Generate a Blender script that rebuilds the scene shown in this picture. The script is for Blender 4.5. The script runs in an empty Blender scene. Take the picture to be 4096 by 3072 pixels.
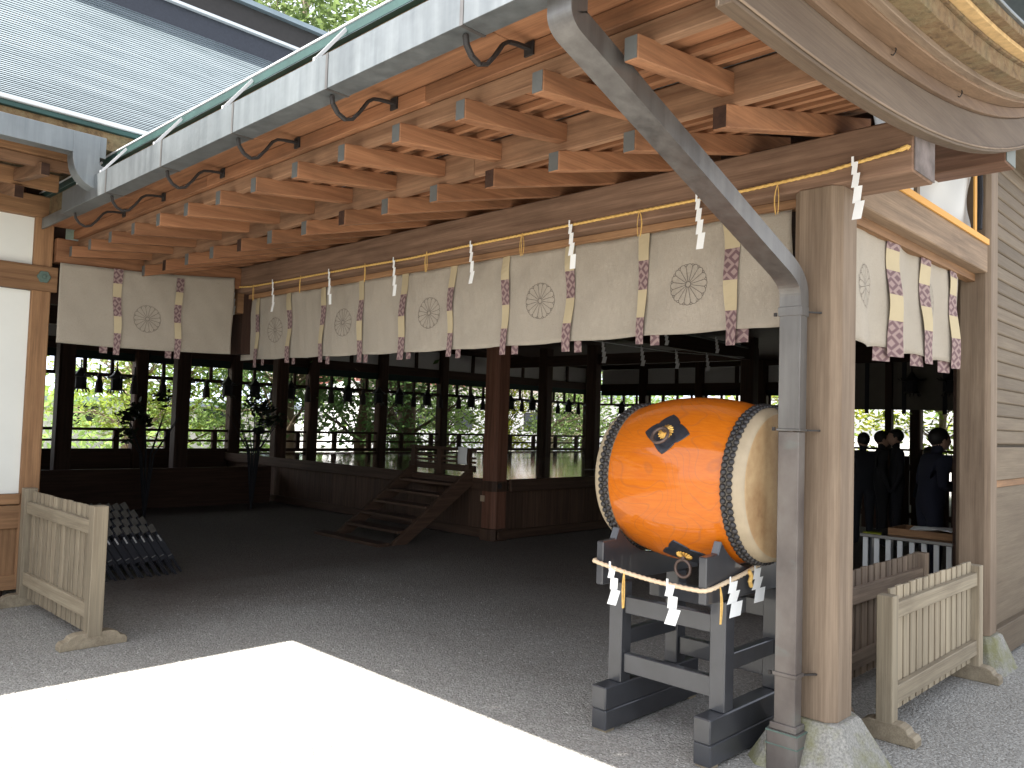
import bpy, bmesh, math, random
from mathutils import Vector, Matrix, Quaternion
random.seed(7)
C = bpy.context.scene.collection
S = bpy.context.scene
rad = math.radians
# ------------------------------------------------------------------ camera, sky, sun, exposure
cam = bpy.data.cameras.new('camera'); camo = bpy.data.objects.new('camera', cam); C.objects.link(camo)
cam.sensor_width = 36; cam.lens = 28.803; cam.clip_end = 600; cam.clip_start = .05
camo.matrix_world = Matrix(((0.697784,-0.055352,-0.714166,0),(-0.715628,-0.010442,-0.698403,0),(0.0312,0.998412,-0.046898,1.6),(0,0,0,1)))
S.camera = camo
SUN = Vector((-.410, .2115, 1)).normalized()
w = bpy.data.worlds.new('World'); S.world = w; w.use_nodes = True
nt = w.node_tree; bg = nt.nodes['Background']
sky = nt.nodes.new('ShaderNodeTexSky'); sky.sky_type = 'NISHITA'; sky.sun_disc = False
sky.sun_elevation = math.asin(SUN.z); sky.sun_rotation = math.atan2(SUN.x, SUN.y)
sky.air_density = 1.0; sky.dust_density = 1.5
hs = nt.nodes.new('ShaderNodeHueSaturation'); hs.inputs['Saturation'].default_value = .3
nt.links.new(sky.outputs[0], hs.inputs['Color']); nt.links.new(hs.outputs[0], bg.inputs[0]); bg.inputs[1].default_value = .14
sl = bpy.data.lights.new('sun', 'SUN'); sl.energy = 5; sl.angle = rad(.53); sl.color = (1, .96, .9)
so = bpy.data.objects.new('sun', sl); C.objects.link(so); so.rotation_euler = SUN.to_track_quat('Z', 'Y').to_euler()
vs = S.view_settings; vs.view_transform = 'Standard'; vs.look = 'None'; vs.gamma = 1; vs.use_curve_mapping = False
vs.exposure = 1.9
S.cycles.max_bounces = 10; S.cycles.diffuse_bounces = 6; S.cycles.use_denoising = True
S.cycles.sample_clamp_indirect = 6

# ------------------------------------------------------------------ helpers
class MB:
    def __init__(s): s.v = []; s.f = []; s.m = []; s.uv = None
    def box(s, x0, x1, y0, y1, z0, z1, m=0):
        n = len(s.v)
        s.v += [(x, y, z) for z in (z0, z1) for y in (y0, y1) for x in (x0, x1)]
        s.f += [tuple(n+i for i in q) for q in ((0,2,3,1),(4,5,7,6),(0,1,5,4),(2,6,7,3),(0,4,6,2),(1,3,7,5))]; s.m += [m]*6
        return s
    def obox(s, c, ax, ay, az, m=0):   # centre and three half-axis vectors
        c, ax, ay, az = map(Vector, (c, ax, ay, az)); n = len(s.v)
        s.v += [tuple(c+ax*i+ay*j+az*k) for k in (-1,1) for j in (-1,1) for i in (-1,1)]
        s.f += [tuple(n+i for i in q) for q in ((0,2,3,1),(4,5,7,6),(0,1,5,4),(2,6,7,3),(0,4,6,2),(1,3,7,5))]; s.m += [m]*6
        return s
    def bar(s, p, q, w, h, up=(0,0,1), m=0):
        p, q = Vector(p), Vector(q); d = (q-p); u = Vector(up); side = d.cross(u).normalized(); u2 = side.cross(d).normalized()
        return s.obox((p+q)/2, d/2, side*w/2, u2*h/2, m)
    def prism(s, pts, axis, a, b, m=0):   # polygon pts extruded along axis; pts are the two other coords in xyz order
        n = len(s.v); k = len(pts)
        def P(p, t): return (t, p[0], p[1]) if axis == 0 else ((p[0], t, p[1]) if axis == 1 else (p[0], p[1], t))
        s.v += [P(p, a) for p in pts] + [P(p, b) for p in pts]
        s.f += [tuple(range(n+k-1, n-1, -1)), tuple(range(n+k, n+2*k))]
        s.f += [(n+i, n+(i+1)%k, n+k+(i+1)%k, n+k+i) for i in range(k)]; s.m += [m]*(k+2)
        return s
    def tube(s, path, r, n=8, cap=True, m=0, fn=None):
        path = [Vector(p) for p in path]; base = len(s.v); L = len(path)
        t = (path[1]-path[0]).normalized(); nrm = t.orthogonal().normalized()
        dist = 0
        for i, p in enumerate(path):
            t2 = (path[min(i+1, L-1)]-path[max(i-1, 0)]).normalized()
            q = t.rotation_difference(t2); nrm = (q @ nrm); nrm = (nrm - t2*nrm.dot(t2)).normalized(); t = t2; b = t.cross(nrm)
            if i: dist += (p-path[i-1]).length
            rr = r[i] if isinstance(r, (list, tuple)) else r
            for k in range(n):
                a = 2*math.pi*k/n; ra = rr*(fn(a, dist) if fn else 1)
                s.v.append(tuple(p+(nrm*math.cos(a)+b*math.sin(a))*ra))
        for i in range(L-1):
            for k in range(n):
                a = base+i*n+k; c = base+i*n+(k+1)%n
                s.f.append((a, c, c+n, a+n)); s.m.append(m)
        if cap:
            s.f.append(tuple(base+k for k in range(n-1, -1, -1))); s.f.append(tuple(base+(L-1)*n+k for k in range(n))); s.m += [m, m]
        return s
    def grid(s, fn, nu, nv, m=0, flip=False):
        n = len(s.v)
        s.v += [tuple(fn(i/nu, j/nv)) for j in range(nv+1) for i in range(nu+1)]
        for j in range(nv):
            for i in range(nu):
                a = n+j*(nu+1)+i; q = (a, a+1, a+nu+2, a+nu+1)
                s.f.append(q[::-1] if flip else q); s.m.append(m)
        return s
    def mesh(s, name):
        me = bpy.data.meshes.new(name); me.from_pydata(s.v, [], s.f); me.update(); return me
    def build(s, name, mats, parent=None, smooth=False, bevel=0, solid=0, **tags):
        me = s.mesh(name); mats = mats if isinstance(mats, (list, tuple)) else [mats]
        for mm in mats: me.materials.append(mm)
        if len(mats) > 1: me.polygons.foreach_set('material_index', s.m)
        o = bpy.data.objects.new(name, me); C.objects.link(o)
        if parent: o.parent = parent
        if smooth: me.shade_smooth()
        if solid:
            so_ = o.modifiers.new('solid', 'SOLIDIFY'); so_.thickness = solid; so_.offset = 0
        if bevel:
            b = o.modifiers.new('bevel', 'BEVEL'); b.width = bevel; b.segments = 1; b.limit_method = 'ANGLE'; b.angle_limit = rad(40)
        for k, v in tags.items(): o[k] = v
        return o
def thing(name, label, cat, loc=(0,0,0), group=None, rz=0):
    o = bpy.data.objects.new(name, None); C.objects.link(o); o.location = loc; o.rotation_euler.z = rz; o.empty_display_size = .1
    o['label'] = label; o['category'] = cat
    if group: o['group'] = group
    return o
def tag(o, label, cat, group=None):
    o['label'] = label; o['category'] = cat
    if group: o['group'] = group
    return o
def kids(o): return [c for c in C.objects if c.parent == o]
def copy_tree(o, loc=None, rz=None, label=None, parent=None):
    c = o.copy(); C.objects.link(c)
    if parent: c.parent = parent
    if loc is not None: c.location = loc
    if rz is not None: c.rotation_euler.z = rz
    if label: c['label'] = label
    for k in kids(o): copy_tree(k, parent=c)
    return c
def wob(t, s=1.0): return math.sin(t*1.7*s+.3)+.5*math.sin(t*4.1*s+1.1)+.25*math.sin(t*9.3*s+2.)

# ------------------------------------------------------------------ materials
class NT:
    def __init__(s, name):
        s.mat = bpy.data.materials.new(name); s.mat.use_nodes = True; s.t = s.mat.node_tree; s.b = s.t.nodes['Principled BSDF']
    def n(s, t, **k):
        nd = s.t.nodes.new('ShaderNode'+t)
        for a, b in k.items():
            if a == 'inp':
                for i, v in b.items(): s.put(nd.inputs[i], v)
            else: setattr(nd, a, b)
        return nd
    def put(s, sock, v):
        if isinstance(v, bpy.types.NodeSocket): s.t.links.new(v, sock)
        else: sock.default_value = v
    def set(s, **k):
        for a, v in k.items(): s.put(s.b.inputs[a.replace('_', ' ')], v)
    def coord(s, scale=(1,1,1), kind='Object', rnd=0):
        tc = s.n('TexCoord'); vec = tc.outputs[kind]
        if rnd:
            oi = s.n('ObjectInfo'); mu = s.n('Math', operation='MULTIPLY', inp={0: oi.outputs['Random'], 1: rnd})
            ad = s.n('VectorMath', operation='ADD', inp={0: vec, 1: mu.outputs[0]}); vec = ad.outputs[0]
        mp = s.n('Mapping', inp={'Vector': vec, 'Scale': scale}); return mp.outputs[0]
    def noise(s, vec, sc, det=4, rough=.55, dist=0):
        return s.n('TexNoise', inp={'Vector': vec, 'Scale': sc, 'Detail': det, 'Roughness': rough, 'Distortion': dist}).outputs[0]
    def ramp(s, fac, stops):
        r = s.n('ValToRGB', inp={0: fac}); e = r.color_ramp.elements
        while len(e) < len(stops): e.new(.5)
        for k, (p, c) in enumerate(stops): e[k].position = p; e[k].color = (*c, 1) if len(c) == 3 else c
        return r.outputs[0]
    def mix(s, f, a, b, mode='MIX'):
        m = s.n('Mix', data_type='RGBA', blend_type=mode); s.put(m.inputs[0], f)
        for i, v in ((6, a), (7, b)): s.put(m.inputs[i], (*v, 1) if isinstance(v, tuple) and len(v) == 3 else v)
        return m.outputs[2]
    def bump(s, h, st=.3, d=.01, nrm=None):
        b = s.n('Bump', inp={'Height': h, 'Strength': st, 'Distance': d})
        if nrm: s.put(b.inputs['Normal'], nrm)
        s.put(s.b.inputs['Normal'], b.outputs[0]); return b.outputs[0]
def gray(v): return (v, v, v)
_wood = {}
def wood(axis, light, dark, stain=.35, rough=.7, sc=1.0, stainc=(.06, .035, .022), key=None):
    k = (axis, light, dark, stain, rough)
    if k in _wood: return _wood[k]
    m = NT('wood'); st = [26*sc]*3; st[axis] = 1.1*sc
    v = m.coord(tuple(st), rnd=13)
    g = m.noise(v, 1.0, 5, .6, .12); col = m.ramp(g, [(.3, dark), (.62, light)])
    fine = [140]*3; fine[axis] = 3
    g2 = m.noise(m.coord(tuple(fine), rnd=5), 1, 3, .6); col = m.mix(.35, col, m.ramp(g2, [(.3, gray(.35)), (.7, gray(1.15))]), 'MULTIPLY')
    bs = [4.5]*3; bs[axis] = 1.3; big = m.noise(m.coord(tuple(bs), rnd=9), 1, 6, .68)
    col = m.mix(m.ramp(big, [(.46, gray(0)), (.72, gray(stain))]), col, stainc)
    oi = m.n('ObjectInfo'); hv = m.n('HueSaturation', inp={'Color': col})
    mr = m.n('MapRange', inp={0: oi.outputs['Random'], 3: .82, 4: 1.16}); m.put(hv.inputs['Value'], mr.outputs[0])
    m.set(Base_Color=hv.outputs[0], Roughness=rough, Specular_IOR_Level=.25); m.bump(m.n('Math', operation='ADD', inp={0: g, 1: g2}).outputs[0], .25, .003)
    _wood[k] = m.mat; return m.mat
EAV = ((.355, .172, .086), (.225, .098, .047))
EAVG = ((.33, .19, .11), (.20, .105, .058))
PST = ((.25, .185, .13), (.178, .127, .087))
LWG = ((.34, .19, .095), (.21, .11, .055))
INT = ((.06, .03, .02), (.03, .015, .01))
FEN = ((.37, .31, .22), (.265, .215, .15))
eav = [wood(a, *EAV, stain=.5) for a in range(3)]; eavg = [wood(a, *EAVG, stain=.6) for a in range(3)]
pst = [wood(a, *PST, stain=.3) for a in range(3)]; lwg = [wood(a, *LWG) for a in range(3)]
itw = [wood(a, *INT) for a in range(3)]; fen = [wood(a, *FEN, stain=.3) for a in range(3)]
fen2 = [wood(a, (.24,.18,.13), (.13,.095,.07), stain=.3) for a in range(3)]
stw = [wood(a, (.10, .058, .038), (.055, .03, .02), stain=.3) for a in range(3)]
def plain(name, col, rough=.6, metal=0, nz=0, nsc=8, spec=.5, bump=0, coat=0, dark=.6, tr=0):
    m = NT(name); c = (*col, 1)
    if nz:
        n = m.noise(m.coord(rnd=7), nsc, 5, .6); c = m.mix(m.ramp(n, [(.35, gray(0)), (.7, gray(nz))]), col, tuple(x*dark for x in col))
        if bump: m.bump(n, bump, .01)
    m.set(Base_Color=c, Roughness=rough, Metallic=metal, Specular_IOR_Level=spec, Coat_Weight=coat)
    if tr: m.set(Transmission_Weight=tr)
    return m.mat
def copper(name, c1, c2, streak=(2, 2, .25), metal=.75, rough=.42):
    m = NT(name); n = m.noise(m.coord((9, 9, .7)), 1.5, 5, .65); n2 = m.noise(m.coord((1.3,1.3,1.3)), 1.2, 5, .6)
    col = m.mix(m.ramp(n, [(.35, gray(0)), (.7, gray(1))]), c1, c2); col = m.mix(m.ramp(n2, [(.4, gray(0)), (.75, gray(.6))]), col, tuple(x*.55 for x in c1))
    m.set(Base_Color=col, Metallic=metal, Roughness=m.n('MapRange', inp={0: n, 3: rough-.1, 4: rough+.15}).outputs[0]); m.bump(n2, .35, .03); return m.mat
M_gut = copper('gutter copper', (.17,.185,.19), (.25,.268,.272), metal=.6)
M_pipe = copper('downpipe copper', (.135,.125,.118), (.21,.20,.188), metal=.6, rough=.38)
def pipe_low():
    m = NT('downpipe patina'); n = m.noise(m.coord((3,3,2)), 1.2, 6, .6); g = m.noise(m.coord((1.2,1.2,3.0)), 2, 5, .6)
    col = m.ramp(n, [(.25, (.085,.07,.065)), (.5, (.15,.13,.118)), (.75, (.21,.195,.18))]); col = m.mix(m.ramp(g, [(.56, gray(0)), (.72, gray(.5))]), col, (.16,.21,.2))
    m.set(Base_Color=col, Metallic=.45, Roughness=.45); m.bump(g, .2, .01); return m.mat
M_pipel = pipe_low()
M_verd = plain('verdigris', (.035,.085,.075), .55, .3, .8, 5)
M_iron = plain('wrought iron', (.035,.03,.028), .6, .3, .5, 20)
M_bolt = plain('steel bolt', (.35,.35,.34), .4, .9)
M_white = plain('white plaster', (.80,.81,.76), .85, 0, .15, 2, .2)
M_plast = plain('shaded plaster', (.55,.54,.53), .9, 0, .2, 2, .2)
M_paper = plain('white paper', (.86,.87,.86), .8, 0, 0, 1, .2)
M_tip = plain('painted rafter end', (.115,.118,.112), .6, .1, .5, 12)
M_gold = plain('gilt brass', (.75,.46,.13), .32, .85, .3, 20)
M_black = plain('black lacquer', (.045,.047,.054), .36, 0, .6, 6, .6, .03, coat=.5, dark=.5)
M_blackd = plain('black cloth', (.02,.02,.025), .9)
M_ring = plain('iron ring', (.14,.10,.085), .5, .6, .5, 30)
M_plate = plain('blackened plate', (.045,.048,.06), .42, .5, .6, 40, .5, .15)
M_stud = plain('iron stud', (.05,.047,.048), .40, .5, .5, 60)
M_verd2 = plain('green bronze', (.13,.19,.16), .6, .4, .5, 30)
M_blind = plain('green blind cloth', (.012,.03,.026), .9, 0, .4, 5)
M_blindg = plain('grey reed blind', (.14,.125,.105), .9, 0, .4, 5)
M_tarp = plain('white sheet', (.60,.60,.59), .7, 0, .1, 3, .3)
M_ochre = plain('ochre tape', (.65,.33,.07), .7)
M_skinp = plain('face skin', (.42,.26,.19), .6)
M_hair = plain('dark hair', (.012,.01,.01), .6)
M_slatw = plain('pale slat', (.62,.63,.64), .6)
def ropemat():
    m = NT('yellow rope'); n = m.noise(m.coord((60,60,60)), 1, 3)
    m.set(Base_Color=m.ramp(n, [(.3, (.55,.33,.09)), (.7, (.76,.50,.17))]), Roughness=.7, Specular_IOR_Level=.3); return m.mat
M_rope = ropemat()
M_ropep = plain('pale straw rope', (.72,.56,.38), .7, 0, .4, 60)
def stone():
    m = NT('mossy granite'); v = m.coord(); n = m.noise(v, 90, 3, .7); b = m.noise(v, 6, 5, .6)
    col = m.ramp(n, [(.3, (.15,.145,.13)), (.7, (.36,.345,.31))]); col = m.mix(m.ramp(b, [(.42, gray(0)), (.62, gray(.8))]), col, (.17,.165,.06))
    m.set(Base_Color=col, Roughness=.85); m.bump(n, .4, .004); return m.mat
M_stone = stone()
def gravel():
    m = NT('gravel'); v = m.coord(); w_ = m.noise(v, 12, 2)
    vo = m.n('TexVoronoi', inp={'Vector': v, 'Scale': 78, 'Randomness': 1}); vo2 = m.n('TexVoronoi', inp={'Vector': v, 'Scale': 140})
    col = m.ramp(vo.outputs['Color'], [(.1, (.20,.19,.175)), (.5, (.345,.335,.31)), (.9, (.48,.47,.435))])
    col = m.mix(.35, col, m.ramp(vo2.outputs['Color'], [(.1, (.15,.14,.13)), (.9, (.50,.49,.455))]))
    big = m.noise(v, .7, 5, .6); col = m.mix(m.ramp(big, [(.4, gray(0)), (.7, gray(.35))]), col, (.15,.14,.12))
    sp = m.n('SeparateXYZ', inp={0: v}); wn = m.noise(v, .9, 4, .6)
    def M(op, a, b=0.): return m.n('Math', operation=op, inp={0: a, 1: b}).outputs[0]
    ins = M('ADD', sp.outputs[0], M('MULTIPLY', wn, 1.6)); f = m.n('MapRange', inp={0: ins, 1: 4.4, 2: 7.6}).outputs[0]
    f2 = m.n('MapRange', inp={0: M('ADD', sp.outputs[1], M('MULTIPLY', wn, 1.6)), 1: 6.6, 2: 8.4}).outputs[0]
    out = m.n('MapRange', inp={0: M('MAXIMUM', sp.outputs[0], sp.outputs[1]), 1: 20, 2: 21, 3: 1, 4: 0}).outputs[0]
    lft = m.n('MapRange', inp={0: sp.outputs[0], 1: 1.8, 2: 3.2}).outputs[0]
    earth_shade = M('MULTIPLY', M('MULTIPLY', M('MAXIMUM', M('MULTIPLY', f, 1.), M('MULTIPLY', f2, lft)), out), m.n('MapRange', inp={0: sp.outputs[1], 1: 1.6, 2: 2.6}).outputs[0])
    col = m.mix(M('MULTIPLY', earth_shade, .85), col, m.mix(vo.outputs['Color'], (.085,.066,.055), (.15,.12,.10)))  # brown earth under the roof, with the hall's shade darkened into its colour
    m.set(Base_Color=col, Roughness=.95, Specular_IOR_Level=.15)
    h = m.n('Math', operation='SUBTRACT', inp={0: 1.0, 1: vo.outputs['Distance']}).outputs[0]
    m.bump(h, .8, .009); return m.mat
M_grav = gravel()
def pebble():
    m = NT('pebble'); oi = m.coord((40,40,40)); n = m.noise(oi, 1, 0)
    m.set(Base_Color=m.ramp(n, [(.3, (.22,.215,.20)), (.5, (.33,.32,.295)), (.7, (.45,.44,.41))]), Roughness=.9, Specular_IOR_Level=.2); return m.mat
M_peb = pebble()
def cloth():
    m = NT('curtain cloth'); v = m.coord((1,1,1)); vo = m.n('TexVoronoi', feature='DISTANCE_TO_EDGE', inp={'Vector': m.n('VectorMath', operation='ADD', inp={0: v, 1: m.n('TexNoise', inp={'Vector': v, 'Scale': 14}).outputs['Color']}).outputs[0], 'Scale': 26})
    d = m.ramp(vo.outputs[0], [(.02, gray(.0)), (.10, gray(1))]); f = m.noise(v, 260, 2); b = m.noise(v, 2.2, 5, .6)
    col = m.mix(.5, (.42,.37,.305), m.ramp(d, [(0, (.31,.268,.215)), (1, (.465,.41,.335))])); col = m.mix(m.ramp(b, [(.4, gray(0)), (.75, gray(.3))]), col, (.30,.265,.21))
    m.set(Base_Color=col, Roughness=.85, Specular_IOR_Level=.15, Sheen_Weight=.1); m.bump(m.n('Math', operation='ADD', inp={0: d, 1: f}).outputs[0],   .5, .004); return m.mat
M_cloth = cloth()
M_crest = plain('crest ink', (.09,.07,.06), .8)
M_cream = plain('cream band', (.47,.39,.25), .8, 0, .15, 8, .2)
def diamond():
    m = NT('purple diamond weave'); uv = m.n('UVMap').outputs[0]; sp = m.n('SeparateXYZ', inp={0: uv})
    def M(op, a, b=0.): return m.n('Math', operation=op, inp={0: a, 1: b}).outputs[0]
    a = M('ABSOLUTE', M('SUBTRACT', M('FRACT', M('ADD', sp.outputs[0], .25)), .5)); b = M('ABSOLUTE', M('SUBTRACT', M('FRACT', M('MULTIPLY', sp.outputs[1], 12.)), .5))
    d = M('ADD', a, b); s = M('SINE', M('MULTIPLY', d, 6.283*2.0)); col = m.ramp(s, [(.40, (.15,.09,.095)), (.62, (.30,.215,.20))])
    # keep sine in 0..1
    r = [n for n in m.t.nodes if n.type == 'VALTORGB'][0]; mr = m.n('MapRange', inp={0: s, 1: -1, 2: 1}); m.t.links.new(mr.outputs[0], r.inputs[0])
    m.set(Base_Color=col, Roughness=.75, Specular_IOR_Level=.25); return m.mat
M_dia = diamond()
M_under = plain('grimy hide under studs', (.13,.11,.085), .7)
def drumwood():
    m = NT('orange lacquered zelkova'); v = m.coord((1.5, 1.0, 1.5)); n = m.noise(v, 1.7, 1.2, .35, .5)
    s = m.n('Math', operation='FRACT', inp={0: m.n('Math', operation='MULTIPLY', inp={0: n, 1: 26.}).outputs[0]}).outputs[0]
    line = m.ramp(s, [(0, gray(1)), (.10, gray(.0)), (.90, gray(0)), (1, gray(1))]); f = m.noise(m.coord((90, 4, 90)), 1, 3)
    col = m.mix(m.ramp(f, [(.3, gray(0)), (.7, gray(1))]), (.50,.115,.004), (.57,.15,.007)); col = m.mix(m.n('Math', operation='MULTIPLY', inp={0: line, 1: .38}).outputs[0], col, (.28,.09,.035))
    m.set(Base_Color=col, Roughness=.5, Coat_Weight=.6, Coat_Roughness=.08, Specular_IOR_Level=.15); return m.mat
M_drum = drumwood()
def hide():
    m = NT('drum hide'); v = m.coord(); n = m.noise(v, 5, 5, .65); col = m.ramp(n, [(.35, (.46,.32,.17)), (.6, (.33,.20,.095)), (.75, (.17,.085,.04))]); m.set(Base_Color=col, Roughness=.55); m.bump(n, .08, .01); return m.mat
M_hide = hide(); M_hider = plain('pale hide rim', (.40,.32,.215), .55, 0, .4, 12)
def roofcop():
    m = NT('weathered copper roof'); n = m.noise(m.coord((.8, 2.5, 2.5)), 1.5, 5, .6)
    m.set(Base_Color=m.ramp(n, [(.3, (.19,.235,.255)), (.7, (.30,.35,.375))]), Metallic=.45, Roughness=.40); return m.mat
M_roof = roofcop()
def bark():
    m = NT('mossy bark thatch'); v = m.coord((1,1,1)); n = m.noise(v, 18, 6, .7); n2 = m.noise(v, 4, 4)
    col = m.ramp(n, [(.3, (.07,.045,.022)), (.5, (.20,.125,.06)), (.68, (.24,.18,.095))]); col = m.mix(m.ramp(n2, [(.5, gray(0)), (.7, gray(.5))]), col, (.17,.17,.09))
    m.set(Base_Color=col, Roughness=.95); m.bump(n, .8, .03); return m.mat
M_bark = bark()
def floorm():
    m = NT('polished stage boards'); v = m.coord((1.5, 12, 1)); n = m.noise(v, 2, 4)
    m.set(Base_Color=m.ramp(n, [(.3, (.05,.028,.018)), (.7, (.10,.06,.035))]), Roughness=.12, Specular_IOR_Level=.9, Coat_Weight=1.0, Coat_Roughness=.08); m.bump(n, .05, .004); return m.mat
M_floor = floorm()
def leafm(name, c1, c2, tr=.35):
    m = NT(name); n = m.noise(m.coord(), 1.1, 3); n2 = m.noise(m.coord(), 14, 1)
    col = m.mix(m.ramp(n2, [(.35, gray(0)), (.65, gray(1))]), c1, c2); col = m.mix(m.ramp(n, [(.4, gray(0)), (.65, gray(.6))]), col, tuple(x*.55 for x in c1))
    m.set(Base_Color=col, Roughness=.6, Specular_IOR_Level=.2)
    t = m.n('BsdfTranslucent'); m.put(t.inputs[0], m.mix(.5, col, c2)); mx = m.n('MixShader', inp={0: tr}); out = m.t.nodes['Material Output']
    m.t.links.new(m.b.outputs[0], mx.inputs[1]); m.t.links.new(t.outputs[0], mx.inputs[2]); m.t.links.new(mx.outputs[0], out.inputs[0]); return m.mat
L_dark = leafm('cedar foliage', (.085,.16,.06), (.15,.25,.08), .45); L_mid = leafm('green foliage', (.17,.29,.08), (.31,.43,.13), .55); L_yel = leafm('yellow green foliage', (.30,.38,.04), (.46,.46,.06), .5)
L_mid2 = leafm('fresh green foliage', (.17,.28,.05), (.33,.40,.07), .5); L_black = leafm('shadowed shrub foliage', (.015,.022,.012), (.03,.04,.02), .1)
L_pine = leafm('pine foliage', (.10,.17,.05), (.20,.26,.09), .4); M_trunk = plain('tree bark', (.16,.115,.08), .9, 0, .7, 9, .2, .6); M_trunkl = plain('pale bark', (.38,.31,.23), .9, 0, .6, 9, .2, .4)

# ------------------------------------------------------------------ ground
g = MB(); N = 1
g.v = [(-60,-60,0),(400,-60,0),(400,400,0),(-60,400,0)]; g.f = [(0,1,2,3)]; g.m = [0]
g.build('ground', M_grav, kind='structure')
import numpy as np
rng = np.random.default_rng(3)
def pebbles():
    n = 42000
    u = rng.random(n)**1.35; x = .9+8*u*rng.random(n)**.3*1.0; y = .6+8.2*rng.random(n)
    x = np.where(rng.random(n) < .5, .9+6.5*rng.random(n), x)
    dm = np.maximum(np.clip((x-4.0)/1.6, 0, 1)*(y > 1.8), np.clip((y-6.0)/1.2, 0, 1)*(x > 2.2)); keep = rng.random(n) > dm*1.1; x, y = x[keep], y[keep]; n = len(x)
    r = .0035+.0045*rng.random(n); th = rng.random(n)*6.283
    base = np.array([(1,0,0),(0,1,0),(-1,0,0),(0,-1,0),(0,0,1)], float)
    fc = np.array([(0,1,4),(1,2,4),(2,3,4),(3,0,4)])
    sx = r*(.8+.5*rng.random(n)); sy = r*(.6+.4*rng.random(n)); sz = r*(.5+.5*rng.random(n))
    b = base[None]*np.stack([sx, sy, sz], 1)[:, None]
    b[:, :, 0] += (rng.random((n, 5))-.5)*.004; b[:, :, 2] += (rng.random((n, 5)))*.0015
    c, s_ = np.cos(th)[:, None], np.sin(th)[:, None]
    X = b[:, :, 0]*c-b[:, :, 1]*s_+x[:, None]; Y = b[:, :, 0]*s_+b[:, :, 1]*c+y[:, None]; Z = b[:, :, 2]
    co = np.stack([X, Y, Z], 2).reshape(-1); f = (fc[None]+5*np.arange(n)[:, None, None]).reshape(-1)
    me = bpy.data.meshes.new('gravel_stones'); me.vertices.add(5*n); me.vertices.foreach_set('co', co)
    me.loops.add(len(f)); me.loops.foreach_set('vertex_index', f); me.polygons.add(4*n)
    me.polygons.foreach_set('loop_start', np.arange(0, 12*n, 3)); me.polygons.foreach_set('loop_total', np.full(4*n, 3)); me.update(calc_edges=True)
    me.materials.append(M_peb); o = bpy.data.objects.new('gravel_stones', me); C.objects.link(o); o['kind'] = 'stuff'
    o['label'] = 'loose grey gravel stones scattered over the forecourt'; o['category'] = 'gravel'
pebbles()

# ------------------------------------------------------------------ near porch (roof over the drum)
porch = thing('shrine_porch', 'near wooden porch with long rafter eave, copper gutter and thick square lintel', 'building', (3.98, 1.74, 0))
porch.location = (0, 0, 0)
def rafter_set(P, ax, t0, n, k0, zoff, parent, mats, y_in=4.35, tipmat=True):
    # ax=1: rafters run along X, repeated along Y.  ax=0: run along Y, repeated along X
    for k in range(n):
        t = t0+.443*(k+k0)
        for nm, a, b, za, zb, hh, ww in (('rafter', P, y_in, 2.80+zoff, 2.80+zoff+.25*(y_in-P), .097, .066), ('flying_rafter', P-.6, P+.062, 2.875+zoff-(.02 if zoff else 0), 2.955+zoff-(.02 if zoff else 0), .09, .06)):
            jt = random.uniform(-.004, .004); m = MB()
            pr = [(a, za), (b, zb), (b, zb+hh), (a, za+hh)]
            if ax == 1: m.prism(pr, 1, t-ww+jt, t+jt)
            else: m.prism(pr, 0, t-ww+jt, t+jt)
            m.build(nm, mats[0 if ax == 1 else 1], parent, bevel=.004)
            e = MB()
            if ax == 1: e.box(a-.0035, a-.0005, t-ww+jt+.004, t+jt-.004, za+.004, za+hh-.004)
            else: e.box(t-ww+jt+.004, t+jt-.004, a-.0035, a-.0005, za+.004, za+hh-.004)
            e.build('rafter_end_cap' , (M_tip if nm[0] == 'f' or k % 3 else itw[0]) if ax == 1 else itw[0], parent)
rafter_set(2.87, 1, 1.722, 14, 0, 0, porch, eav)
Y0P, Y1P = 1.30, 7.62
# eave boards
def ybox(name, x0, x1, z0, z1, mats=eav, y0=Y0P, y1=Y1P, split=None, parent=porch, bevel=.004):
    cuts = [y0]+(split or [])+[y1]
    for a, b in zip(cuts, cuts[1:]):
        MB().box(x0, x1, a+.001, b-.001, z0, z1).build(name, mats[1], parent, bevel=bevel)
ybox('eave_fascia', 2.37, 2.42, 2.972, 3.055, eavg, split=[3.6, 5.9])
ybox('eave_fascia', 2.335, 2.43, 3.058, 3.135, eav, split=[2.9, 5.1])
ybox('eave_board', 2.10, 2.44, 3.138, 3.16, eav, split=[2.3, 4.2, 6.1])
ybox('eave_flashing', 2.085, 2.10, 3.10, 3.19, [M_gut]*3, bevel=0)
ybox('eave_batten_beam', 2.93, 2.975, 2.914, 3.072, eavg, split=[3.2, 5.4]); ybox('soffit_closer', 2.976, 3.0, 2.955, 3.10, eav)
# soffit boards & battens
def soffit(x0, x1, z0, slope, nb, parent, y0, y1, fn='soffit_board', swap=False, mats=eav):
    wdt = (x1-x0)/nb
    for i in range(nb):
        a = x0+i*wdt; cuts = [y0, random.uniform(y0+.8, y0+2.6), random.uniform(y0+3.2, y1-1.1), y1]
        for c0, c1 in zip(cuts, cuts[1:]):
            dz = random.uniform(0, .004); z = z0+slope*(a-x0)+dz; z2 = z+slope*wdt
            m = MB(); pr = [(a+.0015, z), (a+wdt-.0015, z2), (a+wdt-.0015, z2+.016), (a+.0015, z+.016)]
            m.prism(pr, 0 if swap else 1, c0+.001, c1-.001); m.build(fn, mats[0 if swap else 1], parent)
soffit(2.44, 2.93, 3.012, .13, 3, porch, Y0P, Y1P)
soffit(2.99, 4.35, 2.965, .25, 8, porch, Y0P, Y1P)
for x in (2.60, 2.76): MB().box(x, x+.028, Y0P, Y1P, 2.965+.128*(x-2.3), 3.01+.13*(x-2.44)).build('soffit_batten', eav[1], porch)
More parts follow.
